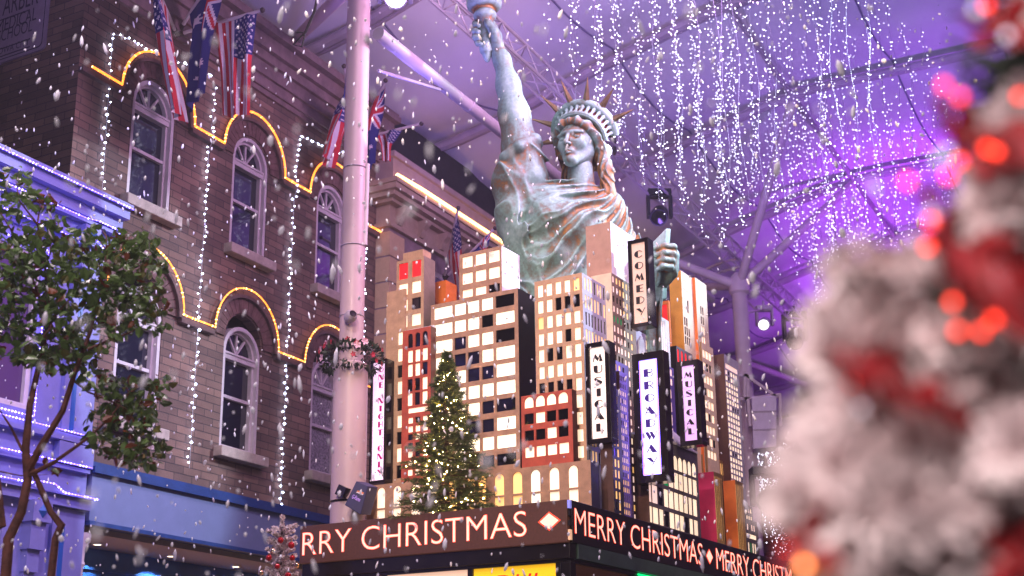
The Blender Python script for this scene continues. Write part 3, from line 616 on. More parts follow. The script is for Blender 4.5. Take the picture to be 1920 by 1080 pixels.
holes.append((0.0 - S0, 0.0, 6.2 - S0, 3.97, False))
panel(mb, S1 - S0, ZTOP, holes, 0.16, fW, 0)
mb.quad((0, S0, 0), (-7, S0, 0), (-7, S0, ZTOP), (0, S0, ZTOP), 1)
mb.quad((0, S1, 0), (-7, S1, 0), (-7, S1, ZTOP), (0, S1, ZTOP), 1)
mb.quad((0, S0, ZTOP), (0, S1, ZTOP), (-7, S1, ZTOP), (-7, S0, ZTOP), 1)
mb.build('wall', [brickF, brickS], brick_b)
cor = MB()
for z0, z1, t in ((11.0, 11.08, .05), (11.08, 11.25, .09), (11.25, 11.45, .14), (11.45, 11.60, .20), (11.60, 11.82, .28), (11.82, 11.92, .40), (11.92, 11.99, .36)):
    cor.box(-0.3 if z0 >= 11.25 else 0.0, t, S0 - t * 0.6, S1 + 0.02 + t * 0.3, z0, z1)
cor.build('cornice', pm('cornice_plum', (0.20, 0.13, 0.14), 0.7, var=0.25, scale=5), brick_b)
# one arched sash window, then copies
def sash_window(c, z0, z1, glass, first=None):
    if first:
        fr = link_copy(first[0], brick_b, (0, c, z0))
        for ch in first[1:]:
            q = link_copy(ch, fr)
            if ch.name.startswith('pane') and glass is not None: q.data = ch.data.copy(); q.data.materials[0] = glass
        return
    H = z1 - z0; mb = MB(); w_ = WR - 0.012
    def ringp(w0, w1, x0, x1):            # arched frame between half widths w0 (outer) and w1 (inner)
        O = [(-w0, 0.0)] + [(-w0 * math.cos(PI * i / 14), H - WR + w0 * math.sin(PI * i / 14)) for i in range(15)] + [(w0, 0.0)]
        I = [(-w1, 0.05)] + [(-w1 * math.cos(PI * i / 14), H - WR + w1 * math.sin(PI * i / 14)) for i in range(15)] + [(w1, 0.05)]
        for i in range(len(O) - 1):
            a, b, c2, d = O[i], O[i + 1], I[i + 1], I[i]
            mb.quad((x1, *a), (x1, *b), (x1, *c2), (x1, *d)); mb.quad((x1, *d), (x1, *c2), (x0, *c2), (x0, *d)); mb.quad((x1, *a), (x1, *b), (x0, *b), (x0, *a))
    ringp(WR - 0.004, WR - 0.06, -0.155, -0.012); ringp(WR - 0.06, WR - 0.10, -0.19, -0.075)
    mb.box(-0.16, -0.05, -WR + 0.05, WR - 0.05, H - WR - 0.10, H - WR - 0.03); mb.box(-0.16, -0.035, -WR + 0.05, WR - 0.05, H - WR - 0.03, H - WR + 0.0)
    mb.box(-0.17, -0.085, -WR + 0.09, WR - 0.09, H * 0.41, H * 0.41 + 0.045); mb.box(-0.17, -0.06, -WR + 0.06, WR - 0.06, 0.0, 0.07)
    for a in (55, 90, 125): mb.bar((-0.125, 0, H - WR + 0.01), (-0.125, (WR - 0.1) * math.cos(R(a)), H - WR + (WR - 0.1) * math.sin(R(a))), 0.03)
    fr = mb.build('window', trim_w, brick_b, (0, c, z0))
    w1 = WR - 0.095; parts = [fr]
    for a, b in ((0.06, H * 0.41), (H * 0.41 + 0.04, H - WR - 0.09)):
        g = MB(); g.box(-0.16, -0.14, -w1, w1, a, b); parts.append(g.build('pane', glass, fr))
    g = MB(); A = [(w1 * math.cos(PI * i / 12), H - WR + w1 * math.sin(PI * i / 12)) for i in range(13)]
    g.prism(A, lambda u, v: (-0.14, u, v), lambda u, v: (-0.16, u, v)); parts.append(g.build('pane', glass, fr))
    s = MB(); s.box(-0.02, 0.15, -WR - 0.11, WR + 0.11, -0.15, -0.004); parts.append(s.build('sill', sill_m, fr, bevel=0.012))
    return parts
first = sash_window(CS[0], *UPZ, glass_d)
for c in CS[1:]: sash_window(c, *UPZ, None, first)
for c, gl in zip(CS, (None, None, lace)): sash_window(c, LOZ[0], LOZ[1], gl, first)
# dark rooms behind the panes
for z0, z1 in (UPZ, LOZ):
    rm = MB(); rm.box(-1.2, -0.25, S0 + 0.05, S1 - 0.05, z0 - 0.1, z1 + 0.1)
    rm.build('interior', blackp, brick_b)
RA = 0.71
for zr in (9.80, 7.0):
    for c in CS:
        m2 = MB(); n = 17
        for i in range(n):                  # radial bricks with open joints
            a0, a1 = PI * (i + 0.04) / n, PI * (i + 0.96) / n; zc = zr - 0.04
            P = [(r * math.cos(a), r * math.sin(a)) for a, r in ((a0, WR + 0.02), (a1, WR + 0.02), (a1, RA - 0.05), (a0, RA - 0.05))]
            m2.prism(P, lambda u, v: (0.03, c + u, zc + v), lambda u, v: (0.0, c + u, zc + v))
        O = [(math.cos(PI * i / 20), math.sin(PI * i / 20)) for i in range(21)]
        for (a, b), (a2, b2) in zip(O[:-1], O[1:]):   # hood mould
            m2.prism([(a * (RA - 0.05), b * (RA - 0.05)), (a2 * (RA - 0.05), b2 * (RA - 0.05)), (a2 * RA, b2 * RA), (a * RA, b * RA)], lambda u, v: (0.08, c + u, zr - 0.04 + v), lambda u, v: (0.0, c + u, zr - 0.04 + v), 1)
        m2.build('arch', [voussoir, led_ge], brick_b)
    for y0, y1 in ((S0, CS[0] - RA), (CS[0] + RA, CS[1] - RA), (CS[1] + RA, CS[2] - RA), (CS[2] + RA, S1)):
        lg = MB(); lg.box(0.0, 0.08, y0, y1, zr - 0.10, zr - 0.03); lg.build('ledge', led_ge, brick_b)
# shopfront
sf = MB(); sf.box(0.0, 0.14, 0.02, S1 - 0.05, 4.0, 4.58); fas = sf.build('fascia', fascia_p, brick_b)
sf = MB(); sf.box(0.0, 0.20, 0.0, S1, 4.58, 4.66); sf.box(0.0, 0.15, 0.0, S1, 4.66, 4.72); sf.box(0.0, 0.165, 0.01, S1 - 0.04, 3.95, 4.0); sf.build('fascia_band', navy_t, brick_b)
sf = MB(); sf.box(-1.0, -0.01, 0.0, 6.2, 3.88, 3.97); soff = sf.build('soffit', pm('soffit_cream', (0.45, 0.32, 0.30), 0.7), brick_b)
sf = MB(); sf.box(-1.1, -1.0, 0.0, 6.2, 0.0, 3.88); sf.box(-1.0, -0.96, 0.0, 6.2, 3.60, 3.64); sf.box(-1.0, -0.93, 0.0, 6.2, 3.36, 3.46); sf.build('shop_wall', pm('paint_shop_blue', (0.05, 0.13, 0.38), 0.4, var=0.15), brick_b)
sf = MB(); sf.box(-1.0, -0.98, 0.0, 6.2, 2.2, 3.34); sf.build('shop_window', pm('shop_window_warm', (0.5, 0.25, 0.12), 0.4, emit=(1, 0.45, 0.2), es=0.55), brick_b)
sf = MB()
sf.lathe([(0.13, 0), (0.13, .1), (0.11, .15), (0.10, 3.45), (0.12, 3.50), (0.105, 3.54), (0.11, 3.7), (0.17, 3.80), (0.17, 3.87)], 20, (-0.1, 0.08, 0)); sf.build('column', pm('paint_pink_column', (0.60, 0.42, 0.52), 0.5), brick_b, smooth=True)
for y in (0.95, 2.35, 3.75, 5.1):
    d = MB(); d.lathe([(0.075, 0), (0.075, -0.012), (0.05, -0.014)], 16, (-0.62, y, 3.88)); dl = d.build('downlight', trim_w, brick_b)
    e = MB(); e.lathe([(0.05, -0.013), (1e-3, -0.013)], 16, (-0.62, y, 3.88)); e.build('bulb', pm('downlight_glow', (1, 1, 1), 0.4, emit=(1, 0.75, 0.5), es=6.0), dl)
    o = lamp('downlight_beam', 'SPOT', F(-0.70, y, 3.84), F(-0.74, y, 2.0), 60, (0.45, 0.75, 1.0), 0.02, 122, 0.2)
# stone plaque on the side wall
sg = thing('wall_plaque', 'pale mauve MEDICAL SCHOOL plaque with rounded corners on the brick side wall', 'sign', F(-1.6, S0 - 0.002, 10.95), FRZ)
x0, x1, z0, z1, rr = -1.0, 0.965, -0.76, 0.9, 0.07
poly = []
for cx, cz, a0 in ((x1 - rr, z1 - rr, 0), (x0 + rr, z1 - rr, 90), (x0 + rr, z0 + rr, 180), (x1 - rr, z0 + rr, 270)):
    poly += [(cx + rr * math.cos(R(a0 + 22.5 * i)), cz + rr * math.sin(R(a0 + 22.5 * i))) for i in range(5)]
m2 = MB(); m2.prism(poly, lambda u, v: (u, -0.03, v), lambda u, v: (u, 0.0, v)); m2.build('board', pm('plaque_mauve', (0.36, 0.26, 0.38), 0.7, var=0.12, scale=6, bump=0.15), sg)
brd = MB()
pi_ = [(u * 0.955 + (x0 + x1) / 2 * 0.045, v * 0.95 + (z0 + z1) / 2 * 0.05) for u, v in poly]; pj = [(u * 0.985 + (x0 + x1) / 2 * 0.015, v * 0.98 + (z0 + z1) / 2 * 0.02) for u, v in pi_]
for i in range(len(pi_)):
    j = (i + 1) % len(pi_); brd.quad((pi_[i][0], -0.033, pi_[i][1]), (pi_[j][0], -0.033, pi_[j][1]), (pj[j][0], -0.033, pj[j][1]), (pj[i][0], -0.033, pj[i][1]))
plq_ink = pm('plaque_ink', (0.035, 0.025, 0.07), 0.7)
fP = lambda u, v, d: (u, -0.031 + d, v)
tq = lambda x, y: (lambda r: (r[0] + 1.6, r[1] - 10.95))(fS(x, y, S0 - 0.033))
def ptext(body, pl, pr, h):               # baseline from pixel pl to pixel pr
    (u0, v0), (u1, v1) = tq(*pl), tq(*pr); v = (v0 + v1) / 2
    text_on(body, sg, fP, u0, u1, v, v + h, plq_ink, d=-0.003)
ptext('ARBER', (4, 34), (72, 2), 0.30); ptext('MEDICAL', (-6, 64), (68, 36), 0.20); ptext('SCHOOL', (-6, 82), (60, 57), 0.18); ptext('IOWA CITY', (-6, 106), (55, 82), 0.10)
for (pa, pb) in (((0, 94), (57, 71)), ((0, 108), (56, 86)), ((0, 40), (56, 17))):
    (u0, v0), (u1, v1) = tq(*pa), tq(*pb); q = (v0 + v1) / 2; brd.box(u0, u1, -0.035, -0.030, q - 0.007, q + 0.007)
brd.build('border', plq_ink, sg)

# ------------------------------------------------------------------ blue shop on the far left
shop_p = pm('paint_periwinkle', (0.20, 0.20, 0.52), 0.5, var=0.08, scale=5)
blue_t = pm('paint_blue_trim', (0.02, 0.10, 0.42), 0.4)
shop = thing('blue_shop', 'periwinkle two storey shop edged with strings of white lights', 'building', F(0, 0, 0), FRZ)
NT = 0.10; A0, A1 = -7.0, -0.03
mb = MB(); fN = lambda u, v, d: (NT - d, A0 + u, v)
panel(mb, A1 - A0, 7.5, [(-2.05 - A0, 5.15, -1.02 - A0, 7.05, False), (-4.6 - A0, 5.15, -3.4 - A0, 7.05, False), (-2.6 - A0, 0.5, -1.25 - A0, 3.9, False)], 0.12, fN)
mb.quad((NT, A1, 0), (NT, A1, 7.5), (-6, A1, 7.5), (-6, A1, 0)); mb.quad((NT, A0, 7.5), (NT, A1, 7.5), (-6, A1, 7.5), (-6, A0, 7.5)); mb.build('wall', shop_p, shop)
c_ = MB()
for z0, z1, t in ((7.30, 7.38, .14), (7.38, 7.46, .24), (7.46, 7.60, .20), (7.60, 7.66, .30), (7.66, 7.80, .34), (7.80, 7.92, .44), (7.92, 7.985, .49)): c_.box(-0.2, t, A0, A1 + t * 0.14, z0, z1)
c_.build('cornice', shop_p, shop)
c_ = MB()
for z0, z1, t in ((4.10, 4.22, .22), (4.22, 4.27, .27), (4.55, 4.60, .17), (4.88, 4.94, .20), (4.94, 4.98, .16)): c_.box(NT - 0.02, t, A0, A1 - 0.02, z0, z1)
c_.build('string_course', shop_p, shop)
for y0, y1 in ((-0.56, -0.06), (-3.2, -2.6)):
    p = MB(); p.box(NT, NT + 0.06, y0, y1, 4.99, 7.29); p.box(NT, NT + 0.09, y0 - 0.03, y1 + 0.03, 4.61, 4.87); p.box(NT, NT + 0.05, y0, y1, 0.1, 4.09); pl = p.build('pilaster', shop_p, shop)
    q = MB(); q.box(NT + 0.06, NT + 0.064, y0 + 0.12, y0 + 0.19, 5.02, 7.26); q.box(NT + 0.05, NT + 0.054, y0 + 0.12, y0 + 0.19, 0.1, 3.9); q.build('stripe', blue_t, pl)
cb = MB(); ym = -0.86
cb.box(NT, NT + 0.20, ym - 0.14, ym + 0.14, 3.86, 4.10); cb.box(NT, NT + 0.15, ym - 0.11, ym + 0.11, 3.55, 3.86); cb.box(NT, NT + 0.10, ym - 0.09, ym + 0.09, 3.3, 3.55); cb.box(NT, NT + 0.06, ym - 0.08, ym + 0.08, 0.1, 3.3)
cbo = cb.build('corbel', shop_p, shop)
dm = MB(); dm.add([(NT + .20, ym - .07, 3.98), (NT + .20, ym, 4.06), (NT + .20, ym + .07, 3.98), (NT + .20, ym, 3.90), (NT + .26, ym, 3.98)], [(0, 1, 4), (1, 2, 4), (2, 3, 4), (3, 0, 4)]); dm.build('diamond_boss', blue_t, cbo)
cb = MB(); cb.box(NT, NT + 0.26, -0.62, -0.36, 7.30, 7.55); cb.box(NT, NT + 0.2, -0.58, -0.40, 7.02, 7.30); cbo = cb.build('corbel', shop_p, shop)
dm = MB(); y_ = -0.49; dm.add([(NT + .26, y_ - .10, 7.43), (NT + .26, y_, 7.53), (NT + .26, y_ + .10, 7.43), (NT + .26, y_, 7.33), (NT + .33, y_, 7.43)], [(0, 1, 4), (1, 2, 4), (2, 3, 4), (3, 0, 4)]); dm.build('diamond_boss', blue_t, cbo)
for y0, y1, z0, z1 in ((-2.05, -1.02, 5.15, 7.05), (-4.6, -3.4, 5.15, 7.05), (-2.6, -1.25, 0.5, 3.9)):
    p = MB(); w_ = 0.07
    for q in ((y0, y1, z0, z0 + w_), (y0, y1, z1 - w_, z1), (y0, y0 + w_, z0 + w_, z1 - w_), (y1 - w_, y1, z0 + w_, z1 - w_), (y0 + w_, y1 - w_, (z0 + z1) / 2 - .03, (z0 + z1) / 2 + .03), ((y0 + y1) / 2 - .02, (y0 + y1) / 2 + .02, z0 + w_, (z0 + z1) / 2 - .03)):
        p.box(NT - 0.10, NT - 0.03, *q)
    fr = p.build('window', trim_w, shop); q = MB(); q.box(NT - 0.10, NT - 0.085, y0 + .06, y1 - .06, z0 + .06, z1 - .06); q.build('pane', pm('shop_glass_violet', (0.10, 0.05, 0.16), 0.15), fr)

# ------------------------------------------------------------------ cream building further along
stone_c = pm('stone_cream', (0.46, 0.34, 0.26), 0.75, var=0.15, scale=4, bump=0.15)
stone_p = pm('stone_plum', (0.30, 0.21, 0.25), 0.75, var=0.2, scale=5)
stone_q = pm('stone_quoin', (0.62, 0.44, 0.28), 0.75, var=0.12, scale=5)
cream_b = thing('cream_building', 'cream stone building with a heavy bracketed cornice and dark roof storey', 'building', F(0, 0, 0), FRZ)
B0, B1 = 6.38, 17.0; BT = 0.26
mb = MB(); mb.box(-7, BT, B0, B1, 0, 9.86); mb.build('wall', stone_p, cream_b)
q = MB()
for i in range(9):
    z = 9.80 - 0.46 * i - 0.44; w_ = 0.46 if i % 2 == 0 else 0.30
    q.box(BT, BT + 0.02, B0 - 0.012, B0 + w_, z, z + 0.43); q.box(-0.30 if i % 2 else -0.06, BT, B0 - 0.012, B0, z, z + 0.43)
q.build('quoin', stone_q, cream_b)
q = MB()
for z0, z1, t in ((9.86, 9.94, .34), (9.94, 10.28, .27), (10.28, 10.34, .40), (10.34, 10.42, .52), (10.42, 10.52, .60), (10.52, 10.60, .64)): q.box(-3, t, B0 - (t - BT) * 1.0, B1, z0, z1)
q.build('cornice', stone_c, cream_b)
for i in range(14):
    y = B0 + 0.18 + i * 0.72; m2 = MB(); pr = [(0, 0), (.06, 0), (.10, .07), (.11, .14), (.20, .22), (.22, .30), (0, .30)]
    m2.prism([(a, b) for a, b in pr], lambda u, v: (0.27 + u, y, 9.97 + v), lambda u, v: (0.27 + u, y + 0.13, 9.97 + v)); m2.build('bracket', stone_c, cream_b)
q = MB()
for z0, z1, t in ((10.60, 10.72, .40), (10.72, 11.12, .36), (11.12, 11.22, .42)): q.box(-1.0, t, B0 - (t - .3), B1, z0, z1)
q.build('parapet', pm('stone_mauve', (0.36, 0.28, 0.29), 0.75, var=0.12, scale=4), cream_b)
q = MB(); q.box(-6.5, -0.25, B0 + 0.55, B1, 11.0, 12.45); q.build('roof_storey', pm('roof_charcoal', (0.018, 0.017, 0.025), 0.6, var=0.3), cream_b)
for i in range(6):
    y = 7.3 + 1.5 * i
    for z0, z1 in ((8.0, 9.5), (5.2, 6.9)):
        p = MB(); p.box(BT, BT + 0.04, y, y + 0.9, z0, z1); fr = p.build('window', trim_w, cream_b); g = MB(); g.box(BT + 0.04, BT + 0.045, y + .09, y + .81, z0 + .1, z1 - .1); g.build('pane', glass_d, fr)

# dim buildings on the right side and at the end of the street, mostly hidden by the foreground tree
for nm, lab, x0, x1, y0, y1, h in (('terrace_building', 'dim terrace on the right side of the street behind the frosted tree', 12.5, 18, 6, 34, 9.0), ('end_building', 'dim plum building closing the far end of the street', -7, 18, 46, 52, 9.0)):
    tb = thing(nm, lab, 'building', F(0, 0, 0), FRZ); m2 = MB(); m2.box(x0, x1, y0, y1, 0, h); m2.build('wall', stone_p, tb); m2 = MB(); m2.box(x0 - 0.2, x1, y0 - 0.2, y1, h, h + 0.4); m2.build('parapet', stone_c, tb)

# ------------------------------------------------------------------ lights: ropes, strings
def rope(name, label, pts, r, core, bead, br, step, group, parent_bead='bulb', rnd=0.0, wire=None, stuff=True):
    """a light string as one thing: the flex with its row of little lamps"""
    root = thing(name, label, 'light string', pts[0], 0, group)
    o = Vector(pts[0]); P = [Vector(p) - o for p in pts]
    if core is not None or wire is not None:
        mb = MB(); mb.tube(P, r, 6); mb.build('flex', core or wire, root, smooth=True)
    mb = MB(); acc = 0.0; k = 0
    for a, b in zip(P[:-1], P[1:]):
        L = (b - a).length; d = acc
        while d < L:
            q = a + (b - a) * (d / L)
            if rnd: q = q + Vector((random.uniform(-rnd, rnd), random.uniform(-rnd, rnd), random.uniform(-rnd, rnd) * 0.6))
            mb.octa(q, br * random.uniform(0.6, 1.2)); d += step; k += 1
        acc = d - L
    ob = mb.build(parent_bead, bead, root)
    if k > 1: tag(ob, kind='stuff')
    return root
warm_core = pm('rope_warm', (0.9, 0.5, 0.1), 0.4, emit=(1.0, 0.25, 0.02), es=2.8)
warm_bead = pm('rope_warm_bead', (1, .8, .4), 0.4, emit=(1.0, 0.62, 0.24), es=7.0)
def hood_path(zr, s0, s1):
    P = [F(0.095, s0, zr + 0.01)]
    for c in CS:
        P.append(F(0.095, c - RA - 0.02, zr + 0.0))
        P += [F(0.095, c - (RA + 0.02) * math.cos(PI * i / 18), zr + (RA + 0.05) * math.sin(PI * i / 18)) for i in range(1, 18)]
        P.append(F(0.095, c + RA + 0.02, zr + 0.0))
    P.append(F(0.095, s1, zr + 0.01)); return P
rope('rope_light', 'warm amber rope light waving over the upper row of arched windows', hood_path(9.80, -0.48, 6.40), 0.016, warm_core, warm_bead, 0.019, 0.055, 'amber rope lights')
rope('rope_light', 'warm amber rope light waving over the lower row of arched windows', hood_path(7.0, -0.3, 6.40), 0.011, warm_core, warm_bead, 0.016, 0.06, 'amber rope lights')
rope('rope_light', 'straight warm rope light along the cornice of the cream building', [F(0.62, 6.05, 10.63), F(0.66, 6.75, 10.63), F(0.66, 16.5, 10.63)], 0.03, pm('rope_pale', (0.9, 0.7, 0.4), 0.4, emit=(1.0, 0.50, 0.14), es=8.0), warm_bead, 0.03, 0.06, 'amber rope lights')
cold = pm('bulb_cold', (1, 1, 1), 0.4, emit=(0.62, 0.72, 1.0), es=16.0)
wire = pm('wire_pale', (0.5, 0.5, 0.55), 0.5)
def garland(label, pts): return rope('string_light', label, [F(*p) for p in pts], 0.004, None, cold, 0.0185, 0.092, 'cold white light strings on the brick front', rnd=0.03, wire=wire)
garland('cold white string down the left corner of the brick front, beside the first window', [(0.05, 1.9, 10.75), (0.05, 0.0, 10.5), (0.05, -0.13, 10.45), (0.05, -0.05, 4.95)])
garland('cold white string falling between the first and second windows', [(0.05, 1.97, 10.6), (0.05, 1.93, 9.9), (0.12, 1.93, 9.8), (0.05, 1.9, 9.6), (0.05, 1.86, 4.95)])
garland('cold white string falling between the second and third windows', [(0.05, 5.6, 10.9), (0.05, 4.02, 10.66), (0.05, 3.98, 9.9), (0.12, 3.97, 9.8), (0.05, 3.95, 9.6), (0.05, 3.88, 4.72)])
garland('cold white string falling just right of the white column', [(0.05, 5.98, 10.5), (0.05, 5.96, 9.6), (0.05, 5.95, 4.5)])
violet = pm('bulb_violet', (1, 1, 1), 0.4, emit=(0.42, 0.36, 1.0), es=9.0)
def trim_s(label, pts): return rope('string_light', label, [F(*p) for p in pts], 0.006, pm('flex_violet', (.3, .3, 1), .4, emit=(0.13, 0.06, 1.0), es=6.0), violet, 0.0125, 0.05, 'violet white light strings on the blue shop')
trim_s('violet white string along the top edge of the blue shop cornice', [(0.50, -6.5, 7.93), (0.50, 0.03, 7.93), (0.15, 0.05, 7.95)])
trim_s('violet white string along the middle of the blue shop cornice', [(0.36, -6.5, 7.62), (0.36, -0.62, 7.62), (0.46, -0.5, 7.60), (0.40, -0.02, 7.62), (0.1, 0.02, 7.62)])
trim_s('violet white string along the lower edge of the blue shop cornice', [(0.26, -6.5, 7.36), (0.26, -0.68, 7.36), (0.40, -0.62, 7.37), (0.40, -0.34, 7.37), (0.27, -0.28, 7.37), (0.27, 0.0, 7.37)])
trim_s('violet white string along the window sill ledge of the blue shop', [(0.22, -6.5, 4.99), (0.22, -0.06, 4.99)])
trim_s('violet white string along the middle ledge of the blue shop', [(0.20, -6.5, 4.62), (0.20, -0.05, 4.62)])
trim_s('violet white string along the lowest ledge of the blue shop', [(0.29, -6.5, 4.28), (0.29, -1.06, 4.28), (0.33, -0.98, 4.31), (0.33, -0.74, 4.31), (0.29, -0.55, 4.24), (0.29, 0.0, 4.24), (0.1, 0.02, 4.24)])
trim_s('violet white string framing the upper window of the blue shop', [(0.14, -2.1, 5.08), (0.14, -0.97, 5.08), (0.14, -0.97, 7.12), (0.14, -2.1, 7.12)])

# ------------------------------------------------------------------ canopy: membrane, arches, columns, truss
TZ = [(-9, 12.25), (-3, 12.35), (0.5, 12.75), (2.5, 13.35), (5.6, 14.1), (10, 14.05), (18, 13.3), (26, 12.0)]
def zmem(t): return float(np.interp(t, [a for a, _ in TZ], [b for _, b in TZ]))
ARCH_S = [-9.0, -4.5, 0.0, 4.6, 9.0, 13.05, 18.05, 22.4, 26.8, 31.2, 35.6, 40.0, 44.4]
fabric = pm('membrane_fabric', (0.74, 0.72, 0.78), 0.7, var=0.10, scale=0.35)
mm = MB(); TT = np.linspace(-9, 26, 42); grid = []
SS = []
for a, b in zip(ARCH_S[:-1], ARCH_S[1:]): SS += [a + (b - a) * i / 8 for i in range(8)]
SS.append(ARCH_S[-1])
for s_ in SS:
    k = max(i for i in range(len(ARCH_S)) if ARCH_S[i] <= s_ + 1e-6); k = min(k, len(ARCH_S) - 2)
    fr_ = (s_ - ARCH_S[k]) / (ARCH_S[k + 1] - ARCH_S[k])
    for t_ in TT: grid.append(F(t_, s_, zmem(t_) + 0.10 - 0.42 * math.sin(PI * fr_) ** 1.0 * (0.4 + 0.6 * min(1, abs(t_ - 5.6) / 4))))
n = len(TT)
mm.add(grid, [(i * n + j, i * n + j + 1, (i + 1) * n + j + 1, (i + 1) * n + j) for i in range(len(SS) - 1) for j in range(n - 1)])
canopy = thing('tent_canopy', 'big tented fabric roof washed in violet light over the street', 'canopy', (0, 0, 0))
mem = mm.build('membrane', fabric, canopy, smooth='all')
seam = pm('membrane_seam', (0.20, 0.17, 0.30), 0.6)
for t_ in (-1.2, 1.0, 3.4, 7.6, 9.6, 12.0):
    pts = []
    for s_ in SS:
        k = min(max(i for i in range(len(ARCH_S)) if ARCH_S[i] <= s_ + 1e-6), len(ARCH_S) - 2); fr_ = (s_ - ARCH_S[k]) / (ARCH_S[k + 1] - ARCH_S[k])
        pts.append(F(t_, s_, zmem(t_) + 0.085 - 0.42 * math.sin(PI * fr_) * (0.4 + 0.6 * min(1, abs(t_ - 5.6) / 4))))
    q = MB(); q.tube(pts, 0.018, 5); q.build('seam', seam, canopy)
steel = pm('painted_steel', (0.62, 0.52, 0.56), 0.45, var=0.12, scale=2)
steel_d = pm('painted_steel_grey', (0.42, 0.35, 0.42), 0.5, var=0.15, scale=2)
for s_ in ARCH_S[1:]:
    q = MB(); tl = np.linspace(-8, 24, 33)
    q.tube([F(t_, s_, zmem(t_) - 0.14) for t_ in tl], 0.10, 8); q.tube([F(t_, s_ + 0.32, zmem(t_) - 0.04) for t_ in tl], 0.035, 6)
    q.build('arch_pipe', steel_d, canopy, smooth=True)
q = MB(); q.tube([F(5.6, s_, 13.93) for s_ in np.linspace(-9, 44, 30)], 0.05, 8); q.build('ridge_pipe', steel_d, canopy, smooth=True)
def column(s_, label, lower, upper, zstep, col):
    t_ = 3.2 if s_ < 5 else 3.47
    root = thing('canopy_column', label, 'column', F(t_, s_, 0), 0, 'steel columns of the canopy')
    q = MB(); q.lathe([(lower, 0), (lower, zstep)], 28); q.lathe([(lower, zstep), (upper, zstep + 0.03), (upper, 10.95)], 28); q.lathe([(lower + .05, 0), (lower + .05, .25), (lower, .3)], 28)
    q.build('shaft', col, root, smooth=True)
    q = MB(); q.lathe([(upper, 10.75), (upper + 0.06, 10.8), (upper + 0.06, 11.1), (upper * 0.6, 11.25)], 24); q.build('collar', col, root, smooth=True)
    o = Vector(F(t_, s_, 0))
    for dt, ds, z1 in ((2.15, -2.5, 13.9), (2.15, 2.5, 13.9), (-3.4, -3.3, 12.35), (-3.4, 3.0, 12.35)):
        q = MB(); q.tube([Vector((0, 0, 10.95)), Vector(F(t_ + dt, s_ + ds, z1)) - o], 0.095, 10); q.build('branch', col, root, smooth=True)
    return root, o
pinkw = pm('paint_column_pink', (0.52, 0.38, 0.41), 0.4, var=0.04, scale=3)
ZST = fT(650, 682, 3.2)[1]
column(1.02, 'thick pinkish white steel column between the brick front and the kiosk', 0.205, 0.148, ZST, pinkw)
column(15.6, 'distant steel column with branching struts at the right of the skyline', 0.17, 0.165, 5.0, steel)
column(30.2, 'far steel column half hidden by the frosted tree', 0.17, 0.165, 5.0, steel)
# longitudinal pipe and the lattice truss
q = MB(); q.tube([F(3.52, s_, 10.05) for s_ in np.linspace(1.0, 13.5, 8)], 0.088, 12); q.tube([F(3.52, s_ + 0.02, 10.05) for s_ in (3.3, 3.36)], 0.096, 12); q.tube([F(3.52, 2.55, 9.95), F(3.3, 1.35, 9.75)], 0.02, 6)
tag(q.build('roof_pipe', steel_d, None, smooth=True), 'long straight steel pipe running from the pinkish column behind the statue arm', 'pipe')
tr = thing('lattice_truss', 'long aluminium lattice truss running behind the statue under the canopy', 'truss', (0, 0, 0))
alu = pm('aluminium', (0.66, 0.60, 0.66), 0.4, 0.3, var=0.1, scale=3)
hw = 0.17; tc_, zc_ = 3.12, 12.0
for dt, dz in ((-hw, -hw), (hw, -hw), (-hw, hw), (hw, hw)):
    q = MB(); q.tube([F(tc_ + dt, -4, zc_ + dz), F(tc_ + dt, 44, zc_ + dz)], 0.028, 6); q.build('chord', alu, tr)
lc = MB(); step = 0.42
for i in range(110):
    s0 = -4 + i * step; s1 = s0 + step; sg_ = 1 if i % 2 else -1
    for dt in (-hw, hw): lc.tube([F(tc_ + dt, s0, zc_ + hw * sg_), F(tc_ + dt, s1, zc_ - hw * sg_)], 0.013, 4, cap=False)
    for dz in (-hw, hw): lc.tube([F(tc_ + hw * sg_, s0, zc_ + dz), F(tc_ - hw * sg_, s1, zc_ + dz)], 0.013, 4, cap=False)
lc.build('lacing', alu, tr)
# curved lattice near the right column
q = MB()
for dz in (0, 0.22):
    q.tube([F(3.2 - 0.2 * i, 16.6 + 0.1 * i, 11.75 + dz + 0.05 * math.sin(i * .5)) for i in range(9)], 0.03, 6)
for i in range(8): q.tube([F(3.2 - 0.2 * i, 16.6 + 0.1 * i, 11.75), F(3.2 - 0.2 * (i + 1), 16.6 + 0.1 * (i + 1), 11.97)], 0.016, 5)
tag(q.build('cross_truss', alu), 'short cross truss meeting the long truss by the branching column', 'truss')

# ------------------------------------------------------------------ statue: modelled as a signed distance field, meshed with surface nets
YS = 16.0
def sp(px, py, dy=0.0): return at(px, py, YS + dy)
def rcone(p, a, b, r1, r2):
    a = np.asarray(a, float); ba = np.asarray(b, float) - a; pa = p - a
    t = np.clip(pa @ ba / (ba @ ba), 0, 1); return np.linalg.norm(pa - t[:, None] * ba, axis=1) - (r1 + t * (r2 - r1))
def ellip(p, c, r, M=None):
    q = p - np.asarray(c, float)
    if M is not None: q = q @ M
    r = np.asarray(r, float); k0 = np.linalg.norm(q / r, axis=1); k1 = np.linalg.norm(q / (r * r), axis=1) + 1e-9
    return k0 * (k0 - 1) / k1
def smin(a, b, k):
    h = np.maximum(k - np.abs(a - b), 0) / k; return np.minimum(a, b) - h * h * k * 0.25
def smax(a, b, k): return -smin(-a, -b, k)
def chain(p, pts, rr, k=0.04):
    d = None
    for i in range(len(pts) - 1):
        e = rcone(p, pts[i], pts[i + 1], rr[i], rr[i + 1]); d = e if d is None else smin(d, e, k)
    return d
